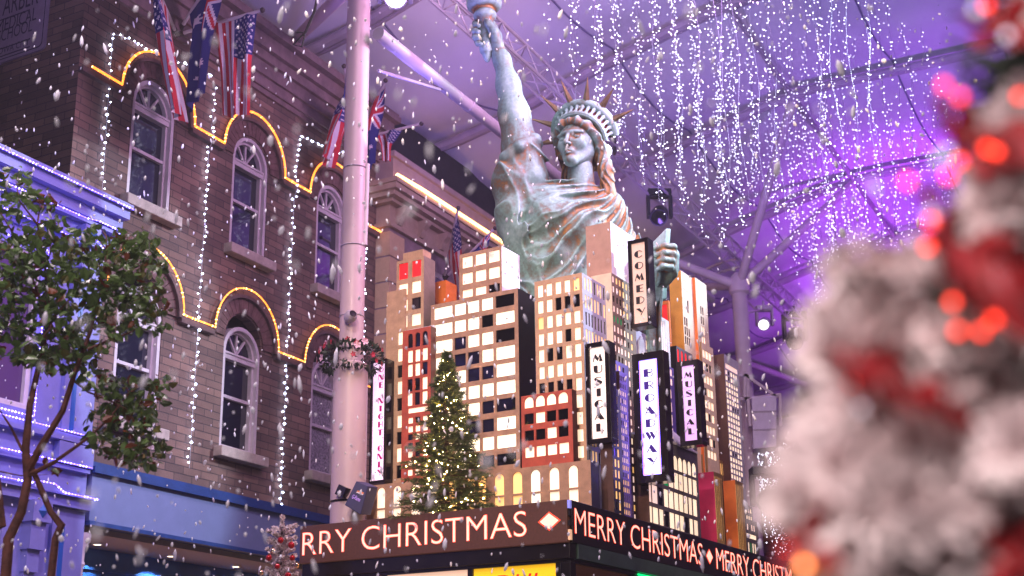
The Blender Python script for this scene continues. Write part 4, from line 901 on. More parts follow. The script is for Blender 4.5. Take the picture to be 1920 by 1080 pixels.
def surfnet(fn, lo, hi, h):
    lo = np.array(lo, float); n = np.ceil((np.array(hi) - lo) / h).astype(int) + 1; B = 6
    nb = (n + B - 1) // B; n = nb * B
    # coarse pass: only blocks near the surface are sampled finely
    ci = np.stack(np.meshgrid(*[np.arange(k) for k in nb], indexing='ij'), -1).reshape(-1, 3)
    cd_ = fn(lo + (ci + 0.5) * B * h); near = np.abs(cd_) < B * h * 1.35 + 0.07
    V = np.repeat(np.repeat(np.repeat(np.where(cd_ < 0, -1.0, 1.0).reshape(nb).astype(np.float32), B, 0), B, 1), B, 2)
    off = np.stack(np.meshgrid(*[np.arange(B)] * 3, indexing='ij'), -1).reshape(-1, 3)
    ids = (ci[near][:, None, :] * B + off[None]).reshape(-1, 3)
    for s in range(0, len(ids), 400000):
        q = ids[s:s + 400000]; V[q[:, 0], q[:, 1], q[:, 2]] = fn(lo + q * h)
    S = V < 0; c = [(i, j, k) for i in (0, 1) for j in (0, 1) for k in (0, 1)]
    sl = lambda A, i, j, k: A[i:A.shape[0] - 1 + i, j:A.shape[1] - 1 + j, k:A.shape[2] - 1 + k]
    cnt = sum(sl(S, *q).astype(np.int8) for q in c); act = (cnt > 0) & (cnt < 8)
    I = np.argwhere(act); vid = -np.ones(act.shape, np.int64); vid[act] = np.arange(len(I))
    pos = np.zeros((len(I), 3)); w_ = np.zeros(len(I))
    for a in c:
        for ax in range(3):
            if a[ax]: continue
            b = list(a); b[ax] = 1
            va = V[I[:, 0] + a[0], I[:, 1] + a[1], I[:, 2] + a[2]]; vb_ = V[I[:, 0] + b[0], I[:, 1] + b[1], I[:, 2] + b[2]]
            x = (va < 0) != (vb_ < 0); t = np.where(x, va / (va - vb_ + 1e-12), 0)
            q = np.tile(np.array(a, float), (len(I), 1)); q[:, ax] = t; pos += q * x[:, None]; w_ += x
    pos = lo + (I + pos / w_[:, None]) * h
    F_ = []
    for ax in range(3):
        o1, o2 = [(1, 2), (2, 0), (0, 1)][ax]
        A = np.take(S, range(S.shape[ax] - 1), ax); Bq = np.take(S, range(1, S.shape[ax]), ax)
        E_ = np.argwhere(A != Bq); ok = (E_[:, o1] > 0) & (E_[:, o2] > 0) & (E_[:, o1] < S.shape[o1] - 1) & (E_[:, o2] < S.shape[o2] - 1); E_ = E_[ok]
        def g(d1, d2):
            q = E_.copy(); q[:, o1] -= d1; q[:, o2] -= d2; return vid[q[:, 0], q[:, 1], q[:, 2]]
        quad = np.stack([g(1, 1), g(0, 1), g(0, 0), g(1, 0)], 1); s_ = A[E_[:, 0], E_[:, 1], E_[:, 2]]
        quad[~s_] = quad[~s_][:, ::-1]; F_.append(quad)
    return pos, np.concatenate(F_)
def np_mesh(name, pos, faces, mat, parent, org=(0, 0, 0)):
    me = bpy.data.meshes.new(name); me.vertices.add(len(pos)); me.vertices.foreach_set('co', (pos - np.array(org)).astype(np.float32).ravel())
    me.loops.add(faces.size); me.loops.foreach_set('vertex_index', faces.astype(np.int32).ravel())
    me.polygons.add(len(faces)); me.polygons.foreach_set('loop_start', np.arange(0, faces.size, 4, dtype=np.int32))
    me.update(calc_edges=True); me.validate(); me.polygons.foreach_set('use_smooth', [True] * len(me.polygons)); me.materials.append(mat)
    o = bpy.data.objects.new(name, me); COL.objects.link(o); o.parent = parent; return o
def patina(name, k=0.5):
    m = bpy.data.materials.new(name); m.use_nodes = True; n = m.node_tree.nodes; L = m.node_tree.links; b = n['Principled BSDF']
    tc = n.new('ShaderNodeTexCoord'); mp = n.new('ShaderNodeMapping'); mp.inputs['Scale'].default_value = (1, 1, 0.55); L.new(tc.outputs['Object'], mp.inputs['Vector'])
    n1 = n.new('ShaderNodeTexNoise'); n1.inputs['Scale'].default_value = 1.9; n1.inputs['Detail'].default_value = 7; n1.inputs['Roughness'].default_value = .62; n1.inputs['Distortion'].default_value = 0.6; L.new(mp.outputs[0], n1.inputs['Vector'])
    n2 = n.new('ShaderNodeTexNoise'); n2.inputs['Scale'].default_value = 26; n2.inputs['Detail'].default_value = 6; L.new(tc.outputs['Object'], n2.inputs['Vector'])
    ge = n.new('ShaderNodeNewGeometry')
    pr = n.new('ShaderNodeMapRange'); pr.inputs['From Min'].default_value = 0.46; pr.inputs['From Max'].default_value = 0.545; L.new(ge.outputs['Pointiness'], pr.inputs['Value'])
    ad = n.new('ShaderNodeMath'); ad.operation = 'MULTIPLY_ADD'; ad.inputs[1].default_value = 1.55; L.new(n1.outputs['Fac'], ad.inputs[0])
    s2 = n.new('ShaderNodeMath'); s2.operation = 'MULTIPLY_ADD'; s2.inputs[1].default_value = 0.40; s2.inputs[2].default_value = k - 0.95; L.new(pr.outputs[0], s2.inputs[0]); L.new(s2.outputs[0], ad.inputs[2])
    s3 = n.new('ShaderNodeMath'); s3.operation = 'MULTIPLY_ADD'; s3.inputs[1].default_value = 0.35; L.new(n2.outputs['Fac'], s3.inputs[0]); L.new(ad.outputs[0], s3.inputs[2])
    rp = n.new('ShaderNodeValToRGB'); e = rp.color_ramp.elements
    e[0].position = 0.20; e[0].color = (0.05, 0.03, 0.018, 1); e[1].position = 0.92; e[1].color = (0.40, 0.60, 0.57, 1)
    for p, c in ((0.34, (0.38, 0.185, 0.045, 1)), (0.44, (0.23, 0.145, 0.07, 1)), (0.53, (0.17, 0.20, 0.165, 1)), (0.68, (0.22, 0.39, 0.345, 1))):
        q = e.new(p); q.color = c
    L.new(s3.outputs[0], rp.inputs['Fac']); L.new(rp.outputs['Color'], b.inputs['Base Color'])
    b.inputs['Roughness'].default_value = 0.58; b.inputs['Metallic'].default_value = 0.08
    bp = n.new('ShaderNodeBump'); bp.inputs['Strength'].default_value = 0.25; bp.inputs['Distance'].default_value = 0.01; L.new(n2.outputs['Fac'], bp.inputs['Height']); L.new(bp.outputs['Normal'], b.inputs['Normal'])
    MATS[name] = m; return m
pat = patina('statue_patina', 0.40); pat_h = patina('statue_patina_face', 0.39); pat_b = patina('statue_bronze_wear', 0.24); pat_s = pm('statue_spike_bronze', (0.40, 0.26, 0.13), 0.4, 0.35, var=0.45, scale=3.5, tint=(0.16, 0.12, 0.07))
base_pt = sp(1065, 560); base_pt[2] = 3.72
statue = thing('statue', 'verdigris crowned statue raising a torch and holding a tablet, rising behind the model skyline', 'statue', base_pt)
O_ = np.array(base_pt)
KN = sp(1190, 318, -0.25)                # drapery knot on the shoulder
vn = lambda p, f, s: np.sin(p[:, 0] * f + s) * np.cos(p[:, 2] * f * 0.8 + 1.7 * s) * np.sin(p[:, 1] * f * 0.9 + 0.6 * s + 1)
arm_pts = [sp(992, 335), sp(976, 280), sp(964, 215), sp(953, 160), sp(941, 112, -.02), sp(930, 88, -.03)]
arm_r = [.26, .235, .196, .150, .104, .09]
wr = sp(930, 84, -0.03)
def f_body(p):
    d = ellip(p, sp(1062, 440, 0.05), (.66, .46, .66))
    d = smin(d, ellip(p, sp(1058, 560, 0.1), (.70, .52, .95)), .3)
    d = smin(d, ellip(p, sp(1030, 410, -0.28), (.27, .22, .24)), .22)        # bust
    d = smin(d, ellip(p, sp(1098, 425, -0.28), (.26, .22, .24)), .22)
    d = smin(d, rcone(p, sp(1000, 378, 0.05), sp(1132, 404, 0.05), .26, .25), .2)
    d = smin(d, rcone(p, sp(1132, 392, 0.02), sp(1168, 470, -.05), .26, .22), .15)
    d = smin(d, rcone(p, sp(1168, 470, -.05), sp(1178, 560, -.15), .22, .26), .15)
    d = smin(d, rcone(p, sp(1178, 545, -.2), sp(1240, 520, -.45), .20, .12), .1)   # forearm towards the tablet
    sl = chain(p, [sp(988, 300, -.02), sp(962, 345, 0), sp(964, 400, 0), sp(972, 465, .05), sp(985, 540, .1)], [.235, .26, .21, .17, .22], .15)   # sleeve
    d = smin(d, sl, .12)
    # folds: fans from the shoulder knot across the chest, and gathers round the sleeve
    rel = p - KN; rho = np.linalg.norm(rel[:, [0, 2]], axis=1) + 1e-6
    phi = np.arctan2(rel[:, 2], rel[:, 0])
    wv = 0.50 * vn(p, 2.4, .3) + .34 * vn(p, 5.1, 1.1) + .12 * vn(p, 11.0, 2.3); am_ = np.clip(.8 + 1.1 * vn(p, 3.7, 4.0), .25, 1.35)
    a1 = np.abs(np.sin(phi * 17 + wv * 3.4 + rho * 1.3 + 1.2 * np.sin(phi * 4.1))); a2 = np.abs(np.sin(phi * 29 + wv * 5 + rho * 2.2 + 1.0))
    fan = (1 - a1) ** 1.2 * .085 + (1 - a2) ** 1.1 * .032 - .042
    cs = p - sp(968, 330)
    an = np.arctan2(cs[:, 1], cs[:, 0] + .05)
    b1 = np.abs(np.sin(cs[:, 2] * 4.6 + cs[:, 0] * 6.5 + wv * 3.2)); b2 = np.abs(np.sin(cs[:, 0] * 15 + cs[:, 1] * 5 + cs[:, 2] * 3.4 + wv * 4))
    slv = (1 - b1) ** 1.3 * .065 + (1 - b2) ** 1.2 * .055 - .045
    wx = 1 / (1 + np.exp(-(p[:, 0] - sp(1003, 380)[0]) * 9))
    amp = np.clip((rho - .30) / .6, 0.0, 1.1)
    d = (d - (fan * wx * amp + slv * (1 - wx)) * am_) * 0.8
    nk = smin(rcone(p, sp(1092, 402, 0.0), sp(1088, 318, -.08), .215, .165), ellip(p, sp(1080, 388, -.18), (.22, .12, .10)), .1)
    d = smin(d, nk, .05)
    arm = chain(p, arm_pts, arm_r, .10)
    rim = chain(p, [sp(948, 296, -.12), sp(975, 275, -.24), sp(1003, 262, -.12), sp(1006, 270, .12), sp(975, 285, .22), sp(948, 298, .1), sp(948, 296, -.12)], [.075] * 7, .05)
    d = smin(d, smin(arm, rim, .03), .035)
    # hand closed round the torch handle
    palm = chain(p, [wr, sp(926, 70, 0.0), sp(921, 50, .03)], [.092, .10, .085], .06)
    d = smin(d, palm, .06)
    th = chain(p, [sp(934, 84, -.08), sp(927, 62, -.13), sp(916, 45, -.12), sp(911, 38, -.10)], [.075, .062, .05, .036], .03)
    d = smin(d, th, .03)
    for i, yy in enumerate((44, 56, 68, 79)):
        r = (.041, .046, .046, .04)[i]; xo = (0, -1, 0, 4)[i]
        fg = chain(p, [sp(922, yy, .10), sp(903 + xo, yy - 1, .13), sp(891 + xo, yy, .04), sp(892 + xo, yy + 3, -.05), sp(898 + xo, yy + 4, -.085)], [r * 1.1, r * 1.08, r, r * .95, r * .8], .015)
        d = smin(d, fg, .012)
    # hand on the tablet
    hp = chain(p, [sp(1238, 530, -.42), sp(1250, 505, -.45), sp(1256, 480, -.48)], [.105, .13, .12], .08)
    d = smin(d, hp, .06)
    for i in range(4):
        y0 = 468 + 12.5 * i; r = .050 - .003 * abs(i - 1.2)
        fg = chain(p, [sp(1258, y0, -.50), sp(1262 - 2 * i, y0 - 4, -.60), sp(1246 - 1.5 * i, y0 - 6, -.69), sp(1229 + 1.5 * i, y0 - 2 + i, -.685)], [r * 1.15, r * 1.1, r, r * .8], .015)
        d = smin(d, fg, .014)
    return d
lo = sp(880, 640, -.95); hi = sp(1285, 20, .85)
lo[2] = 5.0; hi[0] += .05
pos, fc_ = surfnet(f_body, (sp(872, 60)[0], YS - 1.0, 5.05), (sp(1290, 480)[0] + .1, YS + .85, sp(900, 22)[2]), 0.0128)
body = np_mesh('body', pos, fc_, pat, statue, O_); sm_ = body.modifiers.new('smooth', 'SMOOTH'); sm_.factor = 0.5; sm_.iterations = 2
rb_ = MB(); rb_.lathe([(.95, 0), (.85, .6), (.72, 1.42)], 28, (0, 0.1, 0)); rb_.build('robe_skirt', pat, statue, smooth=True)
# ---- head
HS = 0.745; HC = sp(1086, 272, -0.10)
HM = Matrix.Rotation(R(-32), 3, 'Z') @ Matrix.Rotation(R(2), 3, 'Y') @ Matrix.Rotation(R(4), 3, 'X')
Hn = np.array(HM)
def hw_(v): return HC + Hn @ (np.array(v, float) * HS)
def mir(p): q = p.copy(); q[:, 0] = np.abs(q[:, 0]); return q
def f_face(P):
    p = ((P - HC) @ Hn) / HS; m = mir(p)
    d = ellip(p, (0, .05, .12), (.345, .44, .40))
    d = smin(d, ellip(p, (0, -.13, -.06), (.255, .29, .36)), .10)
    d = smin(d, rcone(p, (0, -.17, -.20), (0, -.33, -.385), .18, .09), .12)
    d = smin(d, rcone(m, (.19, -.02, -.18), (.05, -.33, -.385), .085, .06), .10)
    d = smin(d, ellip(m, (.155, -.29, -.075), (.10, .085, .10)), .09)                 # cheek
    d = smin(d, rcone(m, (.045, -.41, .105), (.225, -.33, .10), .036, .028), .04)       # brow
    d = smax(d, -ellip(m, (.135, -.435, .022), (.088, .085, .052)), .045)                   # socket
    d = smin(d, ellip(m, (.135, -.322, .02), (.066, .058, .040)), .006)                    # eyeball
    d = smin(d, rcone(m, (.07, -.378, .058), (.205, -.335, .046), .017, .013), .010)      # upper lid
    d = smin(d, rcone(m, (.078, -.368, -.022), (.20, -.332, -.012), .013, .010), .012)    # lower lid
    d = smin(d, rcone(p, (0, -.418, .10), (0, -.515, -.105), .030, .040), .035)          # nose
    d = smin(d, ellip(m, (.042, -.462, -.112), (.032, .045, .028)), .02)
    d = smax(d, -ellip(m, (.024, -.485, -.142), (.013, .022, .016)), .012)
    d = smin(d, ellip(p, (0, -.40, -.235), (.095, .065, .075)), .05)
    d = smin(d, rcone(m, (.0, -.466, -.215), (.060, -.430, -.240), .024, .010), .012)    # upper lip
    d = smin(d, rcone(m, (.0, -.458, -.268), (.052, -.422, -.266), .028, .014), .012)      # lower lip
    d = smax(d, -rcone(m, (.0, -.492, -.240), (.068, -.435, -.256), .008, .006), .010)
    d = smin(d, ellip(p, (0, -.385, -.375), (.085, .075, .07)), .05)                     # chin
    d = smin(d, rcone(p, (0, .03, -.25), (0, .06, -.75), .20, .21), .09)                 # neck
    d = smin(d, ellip(m, (.335, .03, -.04), (.035, .075, .10)), .03)                     # ear
    return d * HS
def f_hair(P):
    p = ((P - HC) @ Hn) / HS; m = mir(p)
    d = chain(m, [(0, -.36, .325), (.13, -.345, .31), (.27, -.23, .22), (.355, -.08, .06), (.37, .06, -.08), (.34, .20, -.20), (.2, .34, -.26)], [.060, .078, .085, .088, .095, .11, .13], .04)
    d = smin(d, ellip(p, (0, .10, .16), (.375, .42, .39)), .06)
    d = smin(d, ellip(p, (0, .38, -.12), (.26, .22, .26)), .12)
    ang = np.arctan2(p[:, 2] + .05, m[:, 0]) ; st = np.abs(np.sin(ang * 9 + 9 * p[:, 1] + 2.2 * np.sin(p[:, 1] * 7)))
    d = d - (1 - st) * .024 + .010
    lk = chain(p, [(.35, .16, -.18), (.42, .17, -.5), (.46, .15, -.95), (.56, .10, -1.38)], [.12, .12, .12, .11], .05)
    lk = np.minimum(lk, chain(p, [(-.30, .24, -.2), (-.36, .28, -.6), (-.36, .26, -1.1)], [.13, .15, .14], .05))
    s2 = np.abs(np.sin(p[:, 0] * 34 + p[:, 2] * 5 + 2 * np.sin(p[:, 2] * 9)))
    d = smin(d, lk - (1 - s2) * .022, .05)
    return d * HS * .85
e_ = np.array([.62, .62, .74]) * HS
pos, fc_ = surfnet(f_face, HC - np.array([.5, .62, .80]) * HS, HC + np.array([.5, .6, .6]) * HS, 0.0088)
head = np_mesh('head', pos, fc_, pat_h, statue, O_)
pos, fc_ = surfnet(f_hair, HC - np.array([.72, .72, 1.55]) * HS, HC + np.array([.78, .72, .62]) * HS, 0.0115)
hair = np_mesh('hair', pos, fc_, pat_b, head)
hair.data.transform(Matrix.Translation(-Vector(O_)))
# ---- crown: base ring, rim, little windows and seven spikes
TAU = R(52); CC = np.array([0, .02, .12]); E1 = np.array([1., 0, 0]); E2 = np.array([0, -math.cos(TAU), math.sin(TAU)]); E3 = np.array([0, math.sin(TAU), math.cos(TAU)])
def cr(th, r, h):
    v = CC + (E1 * math.sin(th) + E2 * math.cos(th)) * r + E3 * h; return Vector(hw_(v) - O_)
ths = np.linspace(R(-104), R(104), 45); TW = R(-7)
crown_o = MB(); crown_o.tube([cr(t, .455, .005) for t in ths], .040, 8); crown_o.tube([cr(t, .555, .265) for t in ths], .058, 10); crown_o.tube([cr(t, .53, .235) for t in ths], .034, 6)
for t in np.linspace(R(-98), R(98), 18): crown_o.tube([cr(t, .462, .03), cr(t, .492, .12), cr(t, .53, .225)], [.032, .017, .036], 8)
crown = crown_o.build('crown', pat_b, head, smooth=True)
cw = MB()
for a, b in zip(ths[:-1], ths[1:]): cw.quad(cr(a, .425, .02), cr(b, .425, .02), cr(b, .49, .23), cr(a, .49, .23)); cw.quad(cr(a, .49, .235), cr(b, .49, .235), cr(b, .30, .20), cr(a, .30, .20))
cw.build('crown_lining', pm('crown_glow', (0.05, 0.008, 0.006), 0.5, emit=(1.0, 0.03, 0.01), es=0.10, var=0.6, scale=9), crown)
for a in (-84, -56, -28, 0, 28, 56, 84):
    t = R(a); mb = MB(); L_r = .50
    t += TW; b0 = [cr(t - .125, .56, .265), cr(t, .60, .31), cr(t + .125, .56, .265), cr(t, .57, .215)]; tip = cr(t, .56 + L_r, .28)
    mb.add(b0 + [tip], [(0, 1, 4), (1, 2, 4), (2, 3, 4), (3, 0, 4), (0, 3, 2, 1)]); mb.build('crown_spike', pat_s, crown)
# ---- torch
t0, t1 = Vector(sp(914, 118, -.02) - O_), Vector(sp(908, 8, -.02) - O_); ax = (t1 - t0); Lt = ax.length; ax.normalize()
pr = [(.0, 117.5), (.03, 115), (.055, 108), (.068, 101), (.092, 98), (.10, 90), (.092, 82), (.088, 70), (.098, 52), (.115, 38), (.148, 34), (.158, 29), (.145, 25), (.13, 22), (.135, 19), (.20, 17), (.235, 12), (.24, 2), (.24, -12), (.255, -13), (.255, -17), (.22, -18), (.08, -18)]
sx = ax.orthogonal().normalized(); sy = ax.cross(sx); vs = []; n = 28
for r, y in pr:
    c = t0 + ax * (Lt * (118 - y) / 110.0)
    for j in range(n): vs.append(c + (sx * math.cos(2 * PI * j / n) + sy * math.sin(2 * PI * j / n)) * max(r, 1e-3))
tm = MB(); tm.add(vs, [(i * n + j, i * n + (j + 1) % n, (i + 1) * n + (j + 1) % n, (i + 1) * n + j) for i in range(len(pr) - 1) for j in range(n)])
torch = tm.build('torch', pat, statue, smooth=True)
fl = MB(); c0 = t0 + ax * (Lt * 136 / 110.0)
fl.lathe([(.10, 0), (.17, .10), (.18, .22), (.12, .38), (.06, .5), (.0, .62)], 14, tuple(c0)); fl.build('flame', pm('flame_gold', (0.6, 0.32, 0.05), 0.3, 0.8), torch, smooth=True)
# seam where the arm is joined
am = Vector(sp(963, 213) - O_); dn = (Vector(arm_pts[3]) - Vector(arm_pts[1])).normalized(); ux = dn.orthogonal().normalized(); uy = dn.cross(ux)
q = MB(); q.tube([am + (ux * math.cos(2 * PI * i / 28) + uy * math.sin(2 * PI * i / 28)) * .2045 for i in range(29)], .006, 5); q.build('arm_seam', pat_b, statue)
# ---- tablet under the fingers
q = MB(); A_ = [sp(1214, 464, -.60), sp(1249, 428, -.60), sp(1241, 560, -.50), sp(1205, 590, -.50)]
th_ = np.array([.075, .09, .03]); q.add([v - O_ for v in A_] + [v - O_ + th_ for v in A_], [(0, 1, 2, 3), (7, 6, 5, 4), (0, 4, 5, 1), (1, 5, 6, 2), (2, 6, 7, 3), (3, 7, 4, 0)])
q.build('tablet', pat, statue, bevel=0.01)
# ---- veil falling from the right shoulder past the tablet
q = MB(); cols_ = []
for i in range(22):
    f_ = i / 21; y = 540 + 150 * f_
    cols_.append([sp(1205 + 38 * u + 3 * math.sin(u * 9 + f_ * 4), y, -.42 + .10 * math.sin(u * 11) ) - O_ for u in np.linspace(0, 1, 16)])
q.add([v for c in cols_ for v in c], [(i * 16 + j, i * 16 + j + 1, (i + 1) * 16 + j + 1, (i + 1) * 16 + j) for i in range(21) for j in range(15)])
vl = q.build('veil', pat_b, statue, smooth=True); so = vl.modifiers.new('thick', 'SOLIDIFY'); so.thickness = 0.03

# ------------------------------------------------------------------ green Christmas tree on the kiosk ledge
def rnd_unit(rg): v = rg.normal(size=3); return v / np.linalg.norm(v)
def needle_spray(mb, base, tip, nl, nn, rg, wdt=0.0035, m=0, spread=0.9, curl=0.0):
    base = np.array(base); tip = np.array(tip); d = tip - base; L = np.linalg.norm(d); d = d / L
    s1 = np.cross(d, (0.3, 0.2, 1.0)); s1 /= np.linalg.norm(s1); s2 = np.cross(d, s1)
    for i in range(nn):
        f_ = (i + rg.random()) / nn; p = base + d * (L * f_); a = rg.random() * 2 * PI
        out = (s1 * math.cos(a) + s2 * math.sin(a)); dr = out * spread + d * (0.75 + .5 * rg.random()); dr /= np.linalg.norm(dr)
        ln = nl * (0.7 + .6 * rg.random()); q = p + dr * ln; w_ = np.cross(dr, rnd_unit(rg)); w_ *= wdt / (np.linalg.norm(w_) + 1e-6)
        mb.add([p - w_, p + w_, q + w_ * .4, q - w_ * .4], [(0, 1, 2, 3)], m)
fir = pm('fir_needles', (0.062, 0.098, 0.018), 0.6, var=0.55, scale=11)
fir_l = pm('fir_needles_light', (0.12, 0.155, 0.03), 0.6, var=0.4, scale=9)
bark = pm('bark_brown', (0.07, 0.04, 0.03), 0.9, var=0.3, scale=12)
rg = np.random.default_rng(5)
ax_a = kA(838, 955, 0.34)[0]; TB = K(ax_a, 0.34, 3.72); TH = kA(829, 652, 0.34)[1] - 3.72
xt = thing('christmas_tree', 'green fir tree strung with warm fairy lights on the kiosk corner', 'christmas tree', TB)
q = MB(); q.tube([(0, 0, 0), (0, 0, TH * .5), (-.02, 0, TH * .93)], [.03, .02, .006], 8); q.build('trunk', bark, xt)
q = MB(); tipP = []
for i in range(380):
    f_ = (i / 380) ** 0.85; z = TH * (0.03 + 0.93 * f_); Rm = (0.64 * (1 - f_) ** 0.95 + 0.03) * (.86 + .2 * math.sin(i * .37))
    a = i * 2.399 + rg.normal() * .2; Rr = Rm * (0.55 + .55 * rg.random()); dz = (0.10 - .22 * (1 - f_)) * Rr + rg.normal() * .015
    if math.cos(a + YK) > 9: continue
    b0 = (0, 0, z - .01); t_ = np.array((Rr * math.cos(a), Rr * math.sin(a), z + dz)); tipP.append(t_)
    q.bar(b0, t_, .006, .006, 2); md = np.array(b0) * .45 + t_ * .55
    needle_spray(q, np.array(b0) * .75 + t_ * .25, t_, .040, int(40 + 100 * Rr), rg, .0042, 0 if rg.random() < .6 else 1)
    for sgn in (-1, 1):
        a2 = a + sgn * .55; e = md + np.array((math.cos(a2), math.sin(a2), -.05)) * Rr * .42; q.bar(md, e, .004, .004, 2); needle_spray(q, md, e, .036, int(16 + 60 * Rr), rg, .0042, 0 if rg.random() < .6 else 1); tipP.append(e)
top = np.array((-.035, 0, TH)); needle_spray(q, (-.02, 0, TH * .88), top, .03, 60, rg, .003, 1)
q.build('foliage', [fir, fir_l, bark], xt)
fl_ = thing('fairy_lights', 'warm fairy lights wound through the green fir tree', 'light string', TB)
q = MB(); wpts = []
for i in range(220):
    t_ = tipP[int(rg.integers(len(tipP)))] * (0.55 + .45 * rg.random()); t_ = t_ * np.array((1, 1, 1)); z_ = tipP[int(rg.integers(len(tipP)))][2]
    k_ = tipP[int(rg.integers(len(tipP)))]; s_ = .5 + .5 * rg.random(); q.octa((k_[0] * s_, k_[1] * s_, k_[2]), .0072)
q.octa(tuple(top), .012)
tag(q.build('bulb', pm('fairy_warm', (1, .9, .7), .4, emit=(1.0, 0.58, 0.18), es=210.0), fl_), kind='stuff')
q = MB(); q.tube([(.40 * (1 - f) * math.cos(f * 40), .40 * (1 - f) * math.sin(f * 40), TH * (.05 + .9 * f)) for f in np.linspace(0, 1, 150)], .002, 4); q.build('flex', pm('flex_green', (.01, .03, .01), .5), fl_)

# ------------------------------------------------------------------ leafy street tree on the left
leafm = bpy.data.materials.new('leaf'); leafm.use_nodes = True; MATS['leaf'] = leafm
n_ = leafm.node_tree.nodes; L_k = leafm.node_tree.links; b_ = n_['Principled BSDF']
at_ = n_.new('ShaderNodeVertexColor'); at_.layer_name = 'tint'; L_k.new(at_.outputs['Color'], b_.inputs['Base Color']); b_.inputs['Roughness'].default_value = 0.28; b_.inputs['Coat Weight'].default_value = 0.35; b_.inputs['Coat Roughness'].default_value = 0.25
tl_ = n_.new('ShaderNodeBsdfTranslucent'); L_k.new(at_.outputs['Color'], tl_.inputs['Color']); ml_ = n_.new('ShaderNodeMixShader'); ml_.inputs[0].default_value = .3
L_k.new(b_.outputs[0], ml_.inputs[1]); L_k.new(tl_.outputs[0], ml_.inputs[2]); L_k.new(ml_.outputs[0], n_['Material Output'].inputs['Surface'])
TY = 9.2
tb = at(22, 1080, TY); tb[2] = 0
st = thing('street_tree', 'slender leafy tree with reddish forked trunk before the blue shop', 'tree', tb)
tp = lambda x, y, d=0.0: at(x, y, TY + d) - tb
redbark = pm('bark_red', (0.13, 0.045, 0.03), 0.75, var=0.45, scale=14, bump=0.3, bscale=25)
q = MB()
q.tube([(0, 0, 0), tp(16, 1010), tp(40, 960), tp(52, 900), tp(48, 840), tp(56, 760), tp(72, 690, .1), tp(92, 600, .2), tp(85, 500, .2), tp(70, 420, .1)], [.042, .036, .032, .03, .028, .023, .02, .015, .011, .006], 10)
q.tube([(.12, .03, 0), tp(96, 1080), tp(104, 1010), tp(115, 985), tp(95, 960), tp(72, 905), tp(56, 870)], [.032, .028, .026, .028, .022, .02, .02], 10)
q.tube([tp(-30, 1000), tp(4, 985), tp(-4, 900), tp(-20, 800)], [.03, .03, .02, .015], 8)
q.build('trunk', redbark, st, smooth=True)
for pth, r0 in (([tp(54, 880), tp(75, 840, -.05), tp(118, 770, -.1), tp(140, 700, -.1), tp(170, 620, -.1), tp(190, 540, -.05), tp(200, 470)], .030), ([tp(56, 890), tp(100, 868, -.1), tp(160, 825, -.15), tp(200, 790, -.2), tp(240, 740, -.2)], .018), ([tp(165, 655, -.1), tp(200, 640, -.1), tp(240, 625, -.15), tp(270, 610, -.15)], .012),
                ([tp(140, 715, -.1), tp(165, 735, -.15), tp(215, 755, -.2), tp(250, 775, -.2)], .010), ([tp(50, 860), tp(20, 800), tp(0, 770), tp(-40, 740)], .012), ([tp(-20, 880), tp(40, 892), tp(90, 890, -.1)], .007), ([tp(88, 560, .2), tp(120, 500, .1), tp(150, 440, 0)], .014), ([tp(90, 600, .2), tp(60, 520, .1), tp(20, 430, 0), tp(-10, 380)], .014), ([tp(195, 520), tp(235, 470), tp(262, 445)], .009)):
    q = MB(); q.tube(pth, [r0 * (1 - .8 * i / (len(pth) - 1)) for i in range(len(pth))], 7); q.build('limb', redbark, st, smooth=True)
LV, LF, LC = [], [], []
for (x0, y0), ends in (((85, 500), ((40, 420), (95, 430), (20, 480), (10, 540))), ((92, 600), ((60, 560), (110, 655), (70, 640), (130, 560))), ((190, 540), ((150, 560), (225, 575), (285, 585), (180, 480))), ((200, 470), ((250, 440), (190, 430), (265, 500), (150, 450))), ((215, 755), ((245, 740), (225, 800), (265, 830), (300, 715), (185, 710))), ((70, 420), ((30, 340), (85, 370), (110, 420)))):
    for ex, ey in ends:
        q = MB(); mx, my = (x0 + ex) / 2 + rg.normal() * 8, (y0 + ey) / 2 + rg.normal() * 8
        q.tube([tp(x0, y0, .02), tp(mx, my, rg.normal() * .08), tp(ex, ey, rg.normal() * .15)], [.009, .006, .003], 5); q.build('twig', redbark, st)
def leaves(cx, cy, rx, ry, num, dsp=.35, dd=0.0, warm=.05):
    for _ in range(int(num * .66)):
        r_ = rg.random() ** .45; a = rg.random() * 2 * PI
        p = tp(cx + rx * r_ * math.cos(a), cy + ry * r_ * math.sin(a), dd + rg.normal() * dsp)
        ln = .046 + .055 * rg.random(); wd_ = ln * (.26 + .12 * rg.random())
        d = np.array((rg.normal() * .8, rg.normal() * .8, -.55 + rg.normal() * .5)); d /= np.linalg.norm(d)
        s_ = np.cross(d, rnd_unit(rg)); s_ /= np.linalg.norm(s_); nn_ = np.cross(s_, d); o = len(LV)
        cu = ln * .12 * rg.normal()
        LV.extend([p, p + d * ln * .35 + s_ * wd_ + nn_ * wd_ * .35, p + d * ln * .75 + s_ * wd_ * .75 + nn_ * (wd_ * .3 + cu * .5), p + d * ln + nn_ * cu, p + d * ln * .75 - s_ * wd_ * .75 + nn_ * (wd_ * .3 + cu * .5), p + d * ln * .35 - s_ * wd_ + nn_ * wd_ * .35, p + d * ln * .55])
        LF.extend([(o, o + 1, o + 2, o + 6), (o + 6, o + 2, o + 3), (o, o + 6, o + 4, o + 5), (o + 6, o + 3, o + 4)])
        u = rg.random(); k_ = .55 + .9 * rg.random()
        c = (.16, .045, .012) if u < warm else ((.10, .10, .02) if u < warm + .08 else (.095 * k_, .165 * k_, .042 * k_))
        LC.extend([c] * 4)
